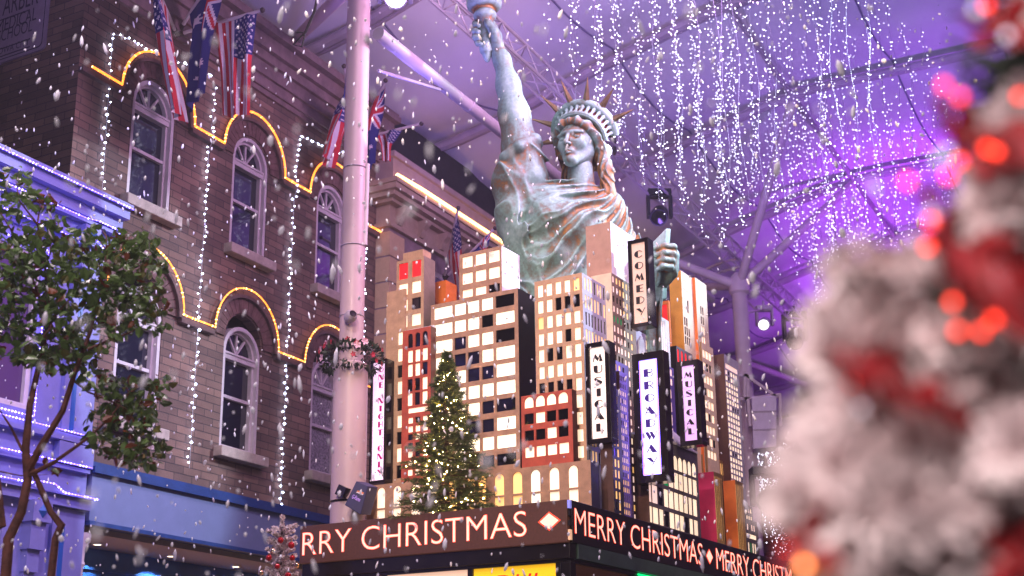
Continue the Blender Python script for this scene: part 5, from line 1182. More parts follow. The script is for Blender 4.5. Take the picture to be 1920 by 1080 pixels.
for a in ((40, 420, 80, 70, 330), (95, 500, 110, 70, 420), (25, 540, 90, 80, 360), (190, 480, 90, 60, 380), (250, 500, 60, 70, 300), (150, 560, 80, 60, 280), (60, 620, 90, 60, 320), (110, 655, 80, 45, 240), (225, 575, 70, 55, 260), (285, 585, 38, 34, 90), (30, 340, 45, 30, 70), (245, 740, 62, 40, 220), (225, 800, 70, 55, 300), (265, 830, 45, 48, 170), (300, 715, 20, 16, 26), (185, 710, 30, 24, 60), (200, 640, 20, 20, 30), (85, 370, 30, 20, 22), (275, 450, 25, 22, 40), (-40, 560, 60, 160, 260), (90, 878, 14, 9, 7), (140, 655, 45, 30, 100)):
    leaves(*a, dsp=.22, warm=.03 if a[1] < 700 else .09)
leaves(95, 372, 26, 12, 22, .1, 0, .95); leaves(215, 862, 30, 14, 14, .1, 0, .8); leaves(88, 880, 14, 9, 6, .05, 0, 1.0)
me = bpy.data.meshes.new('crown'); me.from_pydata([tuple(v) for v in LV], [], LF); ca = me.color_attributes.new('tint', 'FLOAT_COLOR', 'CORNER')
cols = np.array([c + (1,) for c, f in zip(LC, LF) for _ in f], dtype=np.float32); ca.data.foreach_set('color', cols.ravel()); me.materials.append(leafm)
o = bpy.data.objects.new('crown', me); COL.objects.link(o); o.parent = st

# ------------------------------------------------------------------ flocked trees
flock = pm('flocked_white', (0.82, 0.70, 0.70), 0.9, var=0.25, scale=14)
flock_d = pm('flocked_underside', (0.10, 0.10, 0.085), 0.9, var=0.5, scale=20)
bauble_r = pm('bauble_red', (0.42, 0.006, 0.010), 0.12, 0.35); bauble_g = pm('bauble_gold', (0.75, 0.55, 0.35), 0.08, 0.95)
def brush(name, L, rad, nn, seed, wd_=.0022):
    r2 = np.random.default_rng(seed); mb = MB(); mb.tube([(0, 0, 0), (0, 0, L * .2), (.1 * rad, 0, L * .6), (0, .1 * rad, L * .95)], [.004, rad * .22, rad * .28, rad * .08], 7, 0)
    for i in range(nn):
        f_ = r2.random(); z = L * f_; a = r2.random() * 2 * PI; dr = np.array((math.cos(a), math.sin(a), .55 + .5 * r2.random())); dr /= np.linalg.norm(dr)
        ln = rad * (.75 + .45 * r2.random()) * (1 if f_ < .85 else (1.25 - f_) * 2.2); p = np.array((0, 0, z)); e = p + dr * ln
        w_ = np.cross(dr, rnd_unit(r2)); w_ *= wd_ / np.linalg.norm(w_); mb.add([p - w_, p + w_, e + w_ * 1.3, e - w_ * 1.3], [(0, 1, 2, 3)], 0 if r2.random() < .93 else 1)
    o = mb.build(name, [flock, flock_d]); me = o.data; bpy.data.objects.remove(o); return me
BR = [brush('branch', .34, .056, 560, 40 + i, .0034) for i in range(4)]
def put(mesh, parent, p, d, s):
    o = bpy.data.objects.new('branch', mesh); COL.objects.link(o); o.parent = parent; o.location = Vector(p); o.rotation_mode = 'QUATERNION'
    o.rotation_quaternion = Vector(d).to_track_quat('Z', 'Y') @ Matrix.Rotation(random.random() * 6.28, 3, 'Z').to_quaternion(); o.scale = s if hasattr(s, '__len__') else (s, s, s); return o
# the one close to the lens on the right
FB = np.array([0.84, 1.52, 0.0]); ft = thing('frosted_tree', 'big frosted white tree with red lights, blurred close to the lens at the right edge', 'christmas tree', FB)
q = MB(); q.tube([(0, 0, 0), (0, 0, 3.0)], [.05, .012], 10); q.build('trunk', bark, ft)
tips = [(1570, 520, 1.55, 1.0), (1610, 565, 1.6, 1.0), (1540, 610, 1.55, 1.0), (1600, 630, 1.55, 1.1), (1655, 650, 1.6, 1.0), (1525, 670, 1.5, .9),
        (1515, 790, 1.5, 1.0), (1575, 775, 1.45, 1.1), (1635, 805, 1.5, 1.2), (1695, 815, 1.55, 1.0), (1495, 870, 1.45, 1.0), (1550, 885, 1.4, 1.1), (1610, 890, 1.4, 1.2), (1670, 890, 1.5, 1.1),
        (1465, 945, 1.4, 1.0), (1535, 965, 1.4, 1.1), (1600, 980, 1.35, 1.2), (1665, 1000, 1.45, 1.1), (1555, 1050, 1.4, 1.1), (1630, 1070, 1.4, 1.1), (1740, 1060, 1.5, 1.0),
        (1750, 650, 1.55, 1.0), (1785, 690, 1.6, .9), (1840, 410, 1.58, 1.1), (1790, 445, 1.6, 1.0), (1850, 345, 1.6, 1.1), (1890, 385, 1.6, 1.0), (1835, 245, 1.7, .9), (1905, 40, 1.8, .9), (1880, 860, 1.4, 1.1), (1800, 900, 1.55, 1.0), (1905, 200, 1.75, .9)]
q = MB(); r5 = np.random.default_rng(77)
for i in range(6000):                     # added inner needles, the shade of the gaps put into their colour
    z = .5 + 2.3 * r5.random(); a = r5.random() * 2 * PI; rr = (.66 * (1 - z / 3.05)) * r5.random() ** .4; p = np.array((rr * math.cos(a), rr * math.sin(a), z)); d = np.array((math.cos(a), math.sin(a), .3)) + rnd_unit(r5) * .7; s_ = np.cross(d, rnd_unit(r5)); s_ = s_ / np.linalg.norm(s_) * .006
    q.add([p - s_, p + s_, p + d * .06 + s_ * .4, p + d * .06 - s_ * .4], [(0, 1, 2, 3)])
q.build('inner_gap_needles', pm('needles_gap_shade', (0.02, 0.028, 0.02), 0.7, var=.4, scale=9), ft)
cnt_ = 0
for i, (x, y, dpt, s_) in enumerate(tips):
    dpt *= .77; s_ *= .80; T_ = at(x, y, dpt) - FB; A_ = np.array([0, 0, T_[2] + .12]); d = T_ - A_; d = d / np.linalg.norm(d); put(BR[i % 4], ft, T_ - d * .34 * s_, d, s_); cnt_ += 1
for i in range(60):
    z = .35 + 2.45 * i / 60; a = i * 2.399; rr = .85 * (1 - z / 3.05)
    az = math.atan2(-FB[1], -FB[0])
    da = (a - az + PI) % (2 * PI) - PI
    if abs(da) < 2.2 and z > 1.2: continue
    d = np.array((math.cos(a), math.sin(a), -.18)); put(BR[i % 4], ft, np.array((math.cos(a), math.sin(a), 0)) * max(0.0, rr - .36) + np.array((0, 0, z + .05)), d, 1.15)
redcloth = pm('red_velvet', (0.26, 0.006, 0.010), 0.6, var=0.3, scale=20)
rl = thing('red_lights', 'red tree lights glowing as soft discs in the frosted tree', 'light string', FB)
red_b = pm('bulb_red', (1, .1, .05), .3, emit=(1.0, 0.045, 0.018), es=6.5, sampling='NONE'); org_b = pm('bulb_orange', (1, .5, .2), .3, emit=(1.0, 0.30, 0.07), es=8.0, sampling='NONE'); grey_b = pm('bulb_pale', (.9, .9, 1), .3, emit=(.7, .7, .9), es=1.6, sampling='NONE')
bl = [(1770, 160, 0), (1800, 182, 0), (1912, 180, 0), (1850, 278, 0), (1800, 302, 0), (1778, 330, 0), (1702, 340, 0), (1868, 285, 0), (1746, 415, 0), (1740, 462, 0), (1786, 566, 0), (1796, 620, 0), (1840, 622, 0), (1864, 600, 0), (1916, 620, 0), (1601, 714, 0), (1672, 724, 0), (1692, 732, 0), (1850, 10, 0), (1508, 1060, 1), (1534, 1054, 1), (1480, 1030, 0), (1776, 286, 2), (1761, 300, 2), (1745, 402, 2), (1830, 18, 2), (1888, 66, 2), (1615, 766, 2)]
bm_ = {k: MB() for k in (0, 1, 2)}; wp = []
for x, y, k in bl:
    p = at(x, y, (1.06 if k else 1.10) + rg.normal() * .02) - FB; bm_[k].sph(tuple(p), .0037 if x != 1615 else .0022, 8); wp.append(p)
bb = MB()
for k in (0, 1, 2):
    o_ = len(bb.v); bb.v += bm_[k].v; bb.f += [tuple(i + o_ for i in f) for f in bm_[k].f]; bb.m += [k] * len(bm_[k].f)
tag(bb.build('bulb', [red_b, org_b, grey_b], rl), kind='stuff')
wp.sort(key=lambda v: -v[2]); q = MB(); q.tube([p + np.array((.01, .03, 0)) for p in wp], .0012, 4); q.build('flex', pm('flex_green', (.01, .03, .01), .5), rl)
for x, y, dpt, r_, lab in ((1690, 740, 1.5, .026, 'red velvet bow low on the frosted tree, beside a pale tuft'), (1640, 690, 1.52, .02, 'small red velvet bow above the low one on the frosted tree'), (1880, 560, 1.58, .045, 'large red velvet bow half way up the frosted tree'), (1790, 480, 1.66, .045, 'dark red velvet bow under the upper tufts of the frosted tree'), (1840, 270, 1.7, .05, 'red velvet bow near the top of the frosted tree'), (1500, 1020, 1.46, .03, 'red velvet bow at the bottom left tip of the frosted tree'), (1890, 1050, 1.5, .035, 'red velvet bow at the bottom right of the picture'), (1860, 60, 1.8, .045, 'highest red velvet bow on the frosted tree')):
    r_ *= 1.0; bw = thing('ribbon_bow', lab, 'bow', at(x, y, dpt * .72), 0, 'red bows on the frosted tree'); q = MB()
    for k in range(5):
        a = k * 2 * PI / 5 + random.random(); c, s_ = math.cos(a), math.sin(a); pts = [(0, 0, 0), (r_ * .6 * c - r_ * .3 * s_, -.02, r_ * .6 * s_ + r_ * .3 * c), (r_ * 1.1 * c, -.03, r_ * 1.1 * s_), (r_ * .6 * c + r_ * .3 * s_, -.005, r_ * .6 * s_ - r_ * .3 * c)]
        q.add(pts, [(0, 1, 2), (0, 2, 3)])
    q.build('loop', redcloth, bw); q = MB(); q.sph((0, -.01, 0), r_ * .25, 8); q.build('knot', redcloth, bw, smooth=True)
for lab, pth, wd_ in (('long red velvet ribbon winding across the middle of the frosted tree', ((1560, 700, 1.5), (1620, 705, 1.44), (1690, 735, 1.44), (1760, 770, 1.5), (1810, 800, 1.6)), .038), ('wide red velvet ribbon winding over the upper part of the frosted tree', ((1730, 400, 1.66), (1770, 480, 1.58), (1830, 545, 1.52), (1900, 590, 1.5), (1990, 640, 1.55)), .085), ('red velvet ribbon near the top of the frosted tree', ((1750, 210, 1.8), (1800, 265, 1.7), (1870, 285, 1.66), (1960, 300, 1.66)), .05)):
    pth = [(a_, b_, c_ * .72) for a_, b_, c_ in pth]; wd_ *= .72; o_ = at(*pth[0]); rb2 = thing('ribbon', lab, 'ribbon', o_, 0, 'red ribbons on the frosted tree'); P_ = [np.array(at(*q2)) - o_ for q2 in pth]; pts = []
    for a, b in zip(P_[:-1], P_[1:]): pts += [a + (b - a) * i / 8 for i in range(8)]
    q = MB(); V = []
    for i, p in enumerate(pts): wv_ = .012 * math.sin(i * 1.3); V += [p + np.array((0, wv_, wd_ / 2 + .01 * math.sin(i * .9))), p + np.array((.01, -wv_, -wd_ / 2 + .012 * math.sin(i * 1.1)))]
    q.add(V, [(2 * i, 2 * i + 1, 2 * i + 3, 2 * i + 2) for i in range(len(pts) - 1)]); ob = q.build('strip', redcloth, rb2, smooth='all'); so = ob.modifiers.new('thick', 'SOLIDIFY'); so.thickness = .002
# small one left of the kiosk
WB = at(526, 1080, 14.4); zt_ = at(526, 968, 14.4)[2]; WB[2] = 0
wt = thing('small_frosted_tree', 'slim pinkish frosted tree with red and gold baubles left of the kiosk', 'christmas tree', WB)
q = MB(); q.tube([(0, 0, 0), (0, 0, zt_ - .05)], [.04, .01], 8); q.build('trunk', bark, wt)
SB = [brush('branch', .17, .034, 170, 80 + i, .0042) for i in range(3)]
for i in range(88):
    f_ = i / 88; z = zt_ - .10 - 1.35 * f_ ** 1.0; rr = .06 + .30 * f_; a = i * 2.399
    d = np.array((math.cos(a), math.sin(a), .28)); put(SB[i % 3], wt, np.array((math.cos(a), math.sin(a), 0)) * max(0, rr - .15) + np.array((0, 0, z - .04)), d, 1.0)
put(SB[0], wt, (0, 0, zt_ - .16), (0, 0, 1), 1.0)
bq = np.random.default_rng(3)
for i, (x, y, k, r_) in enumerate(((526, 1013, 0, .034), (546, 1022, 0, .036), (511, 1033, 1, .034), (504, 1046, 0, .034), (548, 1046, 0, .03), (489, 1074, 1, .03), (540, 1079, 0, .034), (520, 1062, 0, .03), (556, 1060, 1, .03))):
    p = at(x, y, 14.4 - .22 - .002 * (y - 1000)); bbx = thing('bauble', ('red' if k == 0 else 'gold') + ' glass bauble on the slim frosted tree, ' + ['just below its top tuft', 'upper right by the ticker edge', 'upper left', 'left, under a gold one', 'right, next to the kiosk frame', 'lowest on the left', 'low in the middle', 'in the middle of the crown', 'on the right edge'][i], 'bauble', p, 0, 'baubles on the slim frosted tree')
    q = MB(); q.sph((0, 0, 0), r_, 14); q.build('ball', bauble_r if k == 0 else bauble_g, bbx, smooth='all'); q = MB(); q.lathe([(.008, r_ - .002), (.008, r_ + .012), (.001, r_ + .013)], 8); q.build('cap', bauble_g, bbx)

# ------------------------------------------------------------------ flags
f_red = pm('flag_red', (0.56, 0.015, 0.035), 0.8); f_wht = pm('flag_white', (0.66, 0.58, 0.66), 0.8); f_blu = pm('flag_blue', (0.02, 0.02, 0.17), 0.8)
def star(u, v, cu, cv, r, n, asp):
    du, dv = (u - cu) * asp, v - cv; rr = math.hypot(du, dv)
    if rr > r: return False
    a = (math.atan2(du, dv) * n / (2 * PI)) % 1.0; a = min(a, 1 - a) * 2; return rr < r * (1 - .55 * a)
def us(u, v):
    if u < 7 / 13 and v < .42:
        for i in range(9):
            for j in range(6 if i % 2 == 0 else 5):
                if star(u, v, (i + 1) / 10 * 7 / 13, (j * 2 + (1 if i % 2 == 0 else 2)) / 12 * .42, .016, 5, .55): return 1
        return 2
    return 0 if int(u * 13) % 2 == 0 else 1
def au(u, v):
    if u < .5 and v < .5:
        x, y = v / .5, u / .5; d1, d2 = abs(x - y), abs(x + y - 1)
        if abs(x - .5) < .06 or abs(y - .5) < .10: return 0
        if abs(x - .5) < .11 or abs(y - .5) < .17: return 1
        if min(d1, d2) < .045: return 0
        if min(d1, d2) < .12: return 1
        return 2
    for cu, cv, r, n in ((.75, .25, .075, 7), (.83, .75, .04, 7), (.16, .75, .04, 7), (.44, .62, .04, 7), (.37, .86, .04, 7), (.54, .80, .022, 5)):
        if star(u, v, cu, cv, r, n, .5): return 1
    return 2
def flag(label, pat_, A, Bp, drop, shift=(0, 0, 0), folds=2.5, amp=.05, gather=.75, seed=0, cat='flag'):
    A = np.array(A); Bp = np.array(Bp); h_ = Bp - A; nu, nv = 52, 96; G = []
    side = np.cross(h_ / np.linalg.norm(h_), (0, 0, 1)); side /= np.linalg.norm(side)
    for j in range(nv + 1):
        v = j / nv
        for i in range(nu + 1):
            u = i / nu; uu = .5 + (u - .5) * (1 - (1 - gather) * min(1, v * 2.2))
            p = A + h_ * (uu * (1 - .25 * v) + .125 * v * 1.0) + np.array((0, 0, -drop * v * (1 - .06 * u))) + np.array(shift) * v
            w_ = amp * min(1, v * 2.5 + .15) * math.sin(u * folds * 2 * PI + seed + 1.2 * v) + .4 * amp * math.sin(u * 9 + v * 5 + seed)
            G.append(p + side * w_)
    me = bpy.data.meshes.new('flag'); me.from_pydata([tuple(g - A) for g in G], [], [(j * (nu + 1) + i, j * (nu + 1) + i + 1, (j + 1) * (nu + 1) + i + 1, (j + 1) * (nu + 1) + i) for j in range(nv) for i in range(nu)])
    for m in (f_red, f_wht, f_blu): me.materials.append(m)
    me.polygons.foreach_set('material_index', [pat_((i + .5) / nu, (j + .5) / nv) for j in range(nv) for i in range(nu)]); me.polygons.foreach_set('use_smooth', [True] * (nu * nv))
    o = bpy.data.objects.new('flag', me); COL.objects.link(o); o.location = Vector(A); tag(o, label, cat, 'flags hung from the building fronts'); return o
polem = pm('flagpole_white', (0.60, 0.52, 0.56), 0.45)
knobm = pm('flagpole_knob', (0.05, 0.03, 0.03), 0.4)
def pole(label, b_, t_, r=.026):
    b_ = Vector(b_); t_ = Vector(t_); rt = thing('flagpole', label, 'flagpole', b_, 0, 'slanted flagpoles on the building fronts'); q = MB(); q.tube([(0, 0, 0), t_ - b_], [r, r * .9], 10); q.build('shaft', polem, rt, smooth=True)
    q = MB(); q.sph(tuple(t_ - b_), r * 1.5, 10); q.build('knob', knobm, rt, smooth=True)
    q = MB(); d = (t_ - b_).normalized(); q.tube([(0, 0, 0), d * .12], r * 1.5, 10); q.build('socket', knobm, rt); return b_, t_
def pt(x, y, t): s_, z_ = fT(x, y, t); return F(t, s_, z_)
lp = lambda a, b, f: np.array(a) * (1 - f) + np.array(b) * f
b1 = pt(330, 62, 0.04)
_, t1_ = pole('flagpole at the top left carrying the leftmost stars and stripes', b1, pt(272, -75, 1.2)); flag('leftmost stars and stripes flag, hanging over the first upper window', us, lp(b1, t1_, .95), lp(b1, t1_, .30), 1.72, F(.1, .42, 0) - P0, 2.2, .06, .8, .4)
b2 = pt(336, 58, 0.04)
_, t2_ = pole('flagpole at the top left carrying the Australian flag', b2, pt(432, -95, 1.25)); flag('Australian flag hanging between two stars and stripes at the top left', au, lp(b2, t2_, .95), lp(b2, t2_, .22), 1.85, F(-.1, -.05, 0) - P0, 2.0, .07, .6, 1.3)
b3 = pt(330, 66, 0.04)
_, t3_ = pole('flagpole at the top left slanting right, its dark knob against the canopy', b3, pt(492, 19, 1.3)); flag('stars and stripes flag hanging right of the Australian one, over the second upper window', us, lp(b3, t3_, .93), lp(b3, t3_, .46), 1.50, F(0, .12, 0) - P0, 2.4, .05, .85, 2.2)
b4 = pt(668, 262, 0.04)
_, t4_ = pole('flagpole mostly hidden behind the pinkish column, leaning left', b4, pt(645, 124, 1.2)); flag('stars and stripes flag half hidden by the left edge of the pinkish column', us, lp(b4, t4_, .9), lp(b4, t4_, .35), 1.15, F(-.3, -.15, 0) - P0, 2.0, .07, .75, .2)
_, t5_ = pole('flagpole right of the pinkish column, raised towards the canopy', b4, pt(723, 151, 1.2)); flag('Australian flag just right of the pinkish column', au, lp(b4, t5_, .92), lp(b4, t5_, .30), 1.15, F(-.1, .02, 0) - P0, 1.8, .08, .6, 1.0)
_, t6_ = pole('short flagpole furthest right in the cluster behind the pinkish column', b4, pt(790, 232, 1.25)); flag('gathered stars and stripes flag on the lowest pole right of the pinkish column', us, lp(b4, t6_, .70), lp(b4, t6_, .25), .55, (0, 0, 0), 1.5, .09, .35, 2.0)
b7 = pt(832, 524, .28)
_, t7_ = pole('upright flagpole on the cream building behind the model towers', b7, pt(859, 390, 1.3)); flag('stars and stripes flag between the tan tower and the upper brown block', us, lp(b7, t7_, .90), lp(b7, t7_, .42), 1.15, F(.1, 0.1, 0) - P0, 1.6, .05, .7, .9)
_, t8_ = pole('slanted flagpole on the cream building pointing right', b7, pt(928, 428, 1.4)); flag('Australian flag peeking over the small brown block', au, lp(b7, t8_, .92), lp(b7, t8_, .45), 1.0, (0, 0, 0), 1.8, .06, .6, 2.6)

# ------------------------------------------------------------------ fittings on the pinkish column
CO = Vector(F(3.2, 1.02, 0)); ew = np.array([1.0, 0, 0])
wz = ZST + 0.03
wre = thing('flower_collar', 'dark leafy wreath with red and pink flowers round the pinkish column', 'wreath', CO + Vector((0, 0, wz)))
rg = np.random.default_rng(8); q = MB()
for i in range(900):
    a = rg.random() * 2 * PI; b = rg.random() * 2 * PI; r_ = .245 + .105 * math.cos(b); p = np.array((r_ * math.cos(a), r_ * math.sin(a), .13 * math.sin(b) + .05)); d = np.array((math.cos(b) * math.cos(a), math.cos(b) * math.sin(a), math.sin(b))) + rnd_unit(rg) * .8; d /= np.linalg.norm(d); s_ = np.cross(d, rnd_unit(rg)); s_ = s_ / np.linalg.norm(s_) * .018
    q.add([p - s_, p + d * .035 - s_, p + d * .075, p + d * .035 + s_], [(0, 1, 2, 3)])
q.build('leaf_ring', pm('wreath_leaf', (0.018, 0.03, 0.016), 0.5, var=.5, scale=20), wre)
for i in range(30):
    a = rg.random() * PI * 1.3 + PI * .85; b = rg.random() * 2.2 - .6; r_ = .25 + .15 * math.cos(b); c = np.array((r_ * math.cos(a), r_ * math.sin(a), .17 * math.sin(b) + .05)); q = MB(); k = int(i % 5 == 0)
    for j in range(5):
        a2 = j * 1.2566; d = np.array((math.cos(a2) * math.sin(a), -math.cos(a2) * math.cos(a), math.sin(a2))) * (.035 if not k else .05); nrm = np.array((math.cos(a), math.sin(a), 0)) * .012; q.add([c, c + d * .6 + np.cross(d, (math.cos(a), math.sin(a), 0)) * .35 + nrm, c + d + nrm, c + d * .6 - np.cross(d, (math.cos(a), math.sin(a), 0)) * .35 + nrm], [(0, 1, 2, 3)])
    q.build('flower', pm('flower_pink', (0.7, 0.42, 0.5), .6) if k else pm('flower_red', (0.42, 0.015, 0.04), .6), wre)
def cpt(px, py, Y): return at(px, py, Y)
pp = thing('bracket_pipe', 'slim grey pipe clamped beside the pinkish column', 'pipe', cpt(683, 385, 15.25)); o_ = cpt(683, 385, 15.25)
q = MB(); q.tube([cpt(689, 308, 15.25) - o_, cpt(684, 460, 15.25) - o_], .032, 10); q.build('tube', steel, pp, smooth=True)
for y in (312, 458):
    q = MB(); q.bar(cpt(688, y, 15.25) - o_, cpt(660, y + 3, 15.25) - o_, .03); c_z = cpt(650, y + 5, 15.28)[2]
    q.tube([(CO.x + .152 * math.cos(a) - o_[0], CO.y + .152 * math.sin(a) - o_[1], c_z - o_[2]) for a in np.linspace(0, 2 * PI, 25)], .008, 5); q.build('clamp', steel_d, pp)
cl = thing('column_floodlight', 'small round grey floodlight strapped to the pinkish column above the wreath', 'lamp', cpt(656, 595, 15.08)); q = MB()
q.lathe([(.06, -.05), (.075, 0), (.075, .05), (.045, .09)], 18); ob = q.build('housing', steel_d, cl, smooth=True); ob.rotation_euler = (R(75), 0, R(30)); q = MB(); q.lathe([(.05, -.052), (.03, -.075), (.001, -.08)], 14); ob = q.build('lens', glossblack, cl); ob.rotation_euler = (R(75), 0, R(30))
q = MB(); q.tube([cpt(650 + 0, 595, 15.28) * 0 + np.array((CO.x + .152 * math.cos(a), CO.y + .152 * math.sin(a), cpt(650, 594, 15.28)[2])) - cpt(656, 595, 15.08) for a in np.linspace(0, 2 * PI, 25)], .006, 5); q.build('strap', steel_d, cl)
GY = 14.9; gA, gB, gC, gD = [cpt(x, y, GY) for x, y in ((668, 902), (690, 912), (676, 965), (646, 947))]
gf = thing('flame_projector', 'tilted dark blue box lettered G-Flame, strapped to the pinkish column', 'effect box', gA); dv = np.array((.10, .24, .03)); q = MB()
L0 = [v - gA for v in (gA, gB, gC, gD)]; q.add(L0 + [v + dv for v in L0], [(0, 1, 2, 3), (7, 6, 5, 4), (0, 4, 5, 1), (1, 5, 6, 2), (2, 6, 7, 3), (3, 7, 4, 0)]); gb = q.build('case', pm('case_blue', (0.010, 0.008, 0.085), 0.55, var=.2), gf, bevel=.006)
nrm_ = np.cross(gB - gA, gD - gA); nrm_ /= np.linalg.norm(nrm_); nrm_ *= -1 if nrm_[1] > 0 else 1
fG = lambda u, v, d: tuple((gD - gA) * (1 - v) * 1.0 + (gB - gA) * u * 1.15 - nrm_ * d)
text_on('G-Flame', gb, fG, .22, .80, .34, .50, pm('case_letter', (0.5, 0.3, 0.9), 0.4, emit=(.5, .25, 1), es=.4), d=-.004)
for dvv, m in ((0, pm('logo_orange', (.8, .2, .03), .4)), (-.05, pm('logo_white', (.8, .7, .8), .4))):
    q = MB(); q.add([fG(.32, .66 + dvv, -.004), fG(.78, .66 + dvv, -.004), fG(.84, .72 + dvv, -.004), fG(.38, .70 + dvv, -.004)], [(0, 1, 2, 3)]); q.build('logo', m, gb)
q = MB(); q.bar(cpt(650, 925, GY + .15) - gA, cpt(636, 918, GY + .2) - gA, .10, .12); q.tube([np.array((CO.x + .21 * math.cos(a), CO.y + .21 * math.sin(a), cpt(636, 940, 15.2)[2])) - gA for a in np.linspace(0, 2 * PI, 25)], .012, 5); q.build('bracket', glossblack, gf)
hc = thing('hanging_cable', 'black cable with a triangular hook hanging under the canopy at the top', 'cable', cpt(600, -20, 13.0)); o_ = cpt(600, -20, 13.0); q = MB()
q.tube([cpt(x, y, 13.0) - o_ for x, y in ((602, -40), (590, 20), (574, 58), (568, 66))], .016, 6); q.build('cord', blackp, hc); q = MB(); q.tube([cpt(x, y, 13.0) - o_ for x, y in ((570, 62), (550, 84), (566, 88), (572, 62), (556, 60))], .011, 6); q.build('hook', blackp, hc)

# ------------------------------------------------------------------ stage lamps
lens_on = pm('lens_glow', (1, 1, 1), 0.3, emit=(0.92, 0.93, 1.0), es=14.0)
def head_lamp(label, p, target, size, body, lit, base_up=True):
    r_ = thing('stage_light', label, 'stage light', p, 0, 'stage lights hung under the canopy'); d = (Vector(target) - Vector(p)).normalized(); s = size
    q = MB(); q.box(-.38 * s, .38 * s, -.22 * s, .22 * s, .62 * s, .82 * s); q.tube([(0, 0, .82 * s), (0, 0, 1.1 * s)], .06 * s, 8); q.build('base', body, r_, bevel=.02 * s)
    q = MB()
    for x in (-.36, .36): q.box((x - .05) * s, (x + .05) * s, -.13 * s, .13 * s, -.12 * s, .58 * s)
    q.box(-.41 * s, .41 * s, -.13 * s, .13 * s, .57 * s, .63 * s)
    q.build('yoke', body, r_, bevel=.02 * s); q = MB(); q.lathe([(.001, -.42 * s), (.20 * s, -.40 * s), (.26 * s, -.2 * s), (.29 * s, .15 * s), (.28 * s, .42 * s), (.24 * s, .42 * s)], 20); h = q.build('head', body, r_, smooth=True); h.rotation_mode = 'QUATERNION'; h.rotation_quaternion = d.to_track_quat('Z', 'Y')
    q = MB(); q.lathe([(.245 * s, .39 * s), (.13 * s, .42 * s), (.001, .43 * s)], 20); q.build('lens', (lens_dim if lit == 2 else lens_on) if lit else glossblack, h, smooth=True); return r_
lens_dim = pm('lens_glow_soft', (1, 1, 1), 0.3, emit=(0.95, 0.93, 1.0), es=2.2)
blk_l = pm('lamp_black', (0.012, 0.012, 0.02), 0.4); wht_l = pm('lamp_white', (0.55, 0.5, 0.58), 0.45)
head_lamp('black moving light under the truss, above the statue tablet', pt(1237, 402, 3.1), F(6, 0, 3), .62, blk_l, False)
head_lamp('black moving light by the frosted tree, under the far end of the truss', pt(1492, 632, 3.0), F(5, 8, 0), .80, blk_l, False)
head_lamp('white floodlight with a bright round lens right of the distant column', pt(1434, 606, 3.4), F(6.0, -2, 1), .50, wht_l, 2)
head_lamp('bright white light shining past the hair of the statue', pt(1134, 283, 3.1), (0.6, 0, 1.6), .50, blk_l, True)
head_lamp('brilliant white light at the top edge between the column and the torch', pt(741, -6, 2.7), (0.5, 0, 1.6), .62, wht_l, True)
# speaker on the distant column
sy_ = 27.2; so_ = cpt(1432, 790, sy_)
spk = thing('line_speaker', 'grey loudspeaker hung on a triangular bracket from the distant column', 'loudspeaker', so_); U = lambda x, y, dy=0: cpt(x, y, sy_ + dy) - so_
q = MB(); a, b, c, d = U(1409, 744), U(1456, 742), U(1456, 838), U(1412, 842); dv = np.array((.1, .5, 0)); q.add([a, b, c, d] + [v + dv for v in (a, b, c, d)], [(0, 1, 2, 3), (7, 6, 5, 4), (0, 4, 5, 1), (1, 5, 6, 2), (2, 6, 7, 3), (3, 7, 4, 0)]); q.build('cabinet', pm('speaker_grey', (0.70, 0.62, 0.74), 0.5, var=.1), spk, bevel=.02)
for y in (772, 806): q = MB(); q.bar(U(1411, y, -.01), U(1456, y - 1, -.01), .015, .03); q.build('joint', steel_d, spk)
q = MB()
for p_, q_ in (((1396, 702), (1458, 746)), ((1396, 748), (1464, 740)), ((1396, 702), (1396, 748)), ((1402, 702), (1402, 748)), ((1402, 750), (1406, 800)), ((1462, 742), (1464, 800)), ((1385, 748), (1400, 748)), ((1385, 704), (1400, 704))): q.bar(U(*p_, .1), U(*q_, .1), .06)
q.build('bracket', steel, spk)
ar = thing('steel_outrigger', 'thin steel arm with a diagonal stay holding the white floodlight', 'bracket', pt(1390, 590, 3.4)); o_ = pt(1390, 590, 3.4); q = MB(); q.tube([(0, 0, 0), pt(1440, 577, 3.4) - o_], .03, 6); q.tube([pt(1392, 555, 3.4) - o_, pt(1418, 582, 3.4) - o_], .022, 6); q.build('bar', steel, ar)
head_lamp('dark blurred stage light low before the curtain of lights, beside the frosted tree', cpt(1440, 940, 24.0), (2, 0, 2), .75, blk_l, False)

# ------------------------------------------------------------------ icicle lights under the canopy
ice = pm('icicle_bulb', (1, 1, 1), 0.4, emit=(0.80, 0.82, 1.0), es=6.0, sampling='NONE')
rg = np.random.default_rng(21)
def icicle(x, ztop, zbot, sp_, label, wav=.04, r_=.0098):
    rt = thing('icicle_string', label, 'icicle lights', (x[0], x[1], ztop), 0, 'icicle light strings under the canopy'); L = ztop - zbot; n = max(3, int(L / sp_)); ph = rg.random() * 6; mb = MB(); pts = []
    for i in range(n + 1):
        f_ = i / n; p = np.array((wav * math.sin(ph + f_ * L * 3.1), wav * math.cos(ph * 1.7 + f_ * L * 2.3), -L * f_)); pts.append(p)
        for _ in range(1 if rg.random() < .75 else 2): mb.octa(p + rg.normal(size=3) * np.array((.035, .035, .03)), r_ * (.7 + .5 * rg.random()))
    q = MB(); q.tube(pts[::2] + [pts[-1]], .0018, 4, cap=False); q.build('wire', pm('wire_violet', (0.20, 0.17, 0.30), .5), rt); tag(mb.build('bulb', ice, rt), kind='stuff')
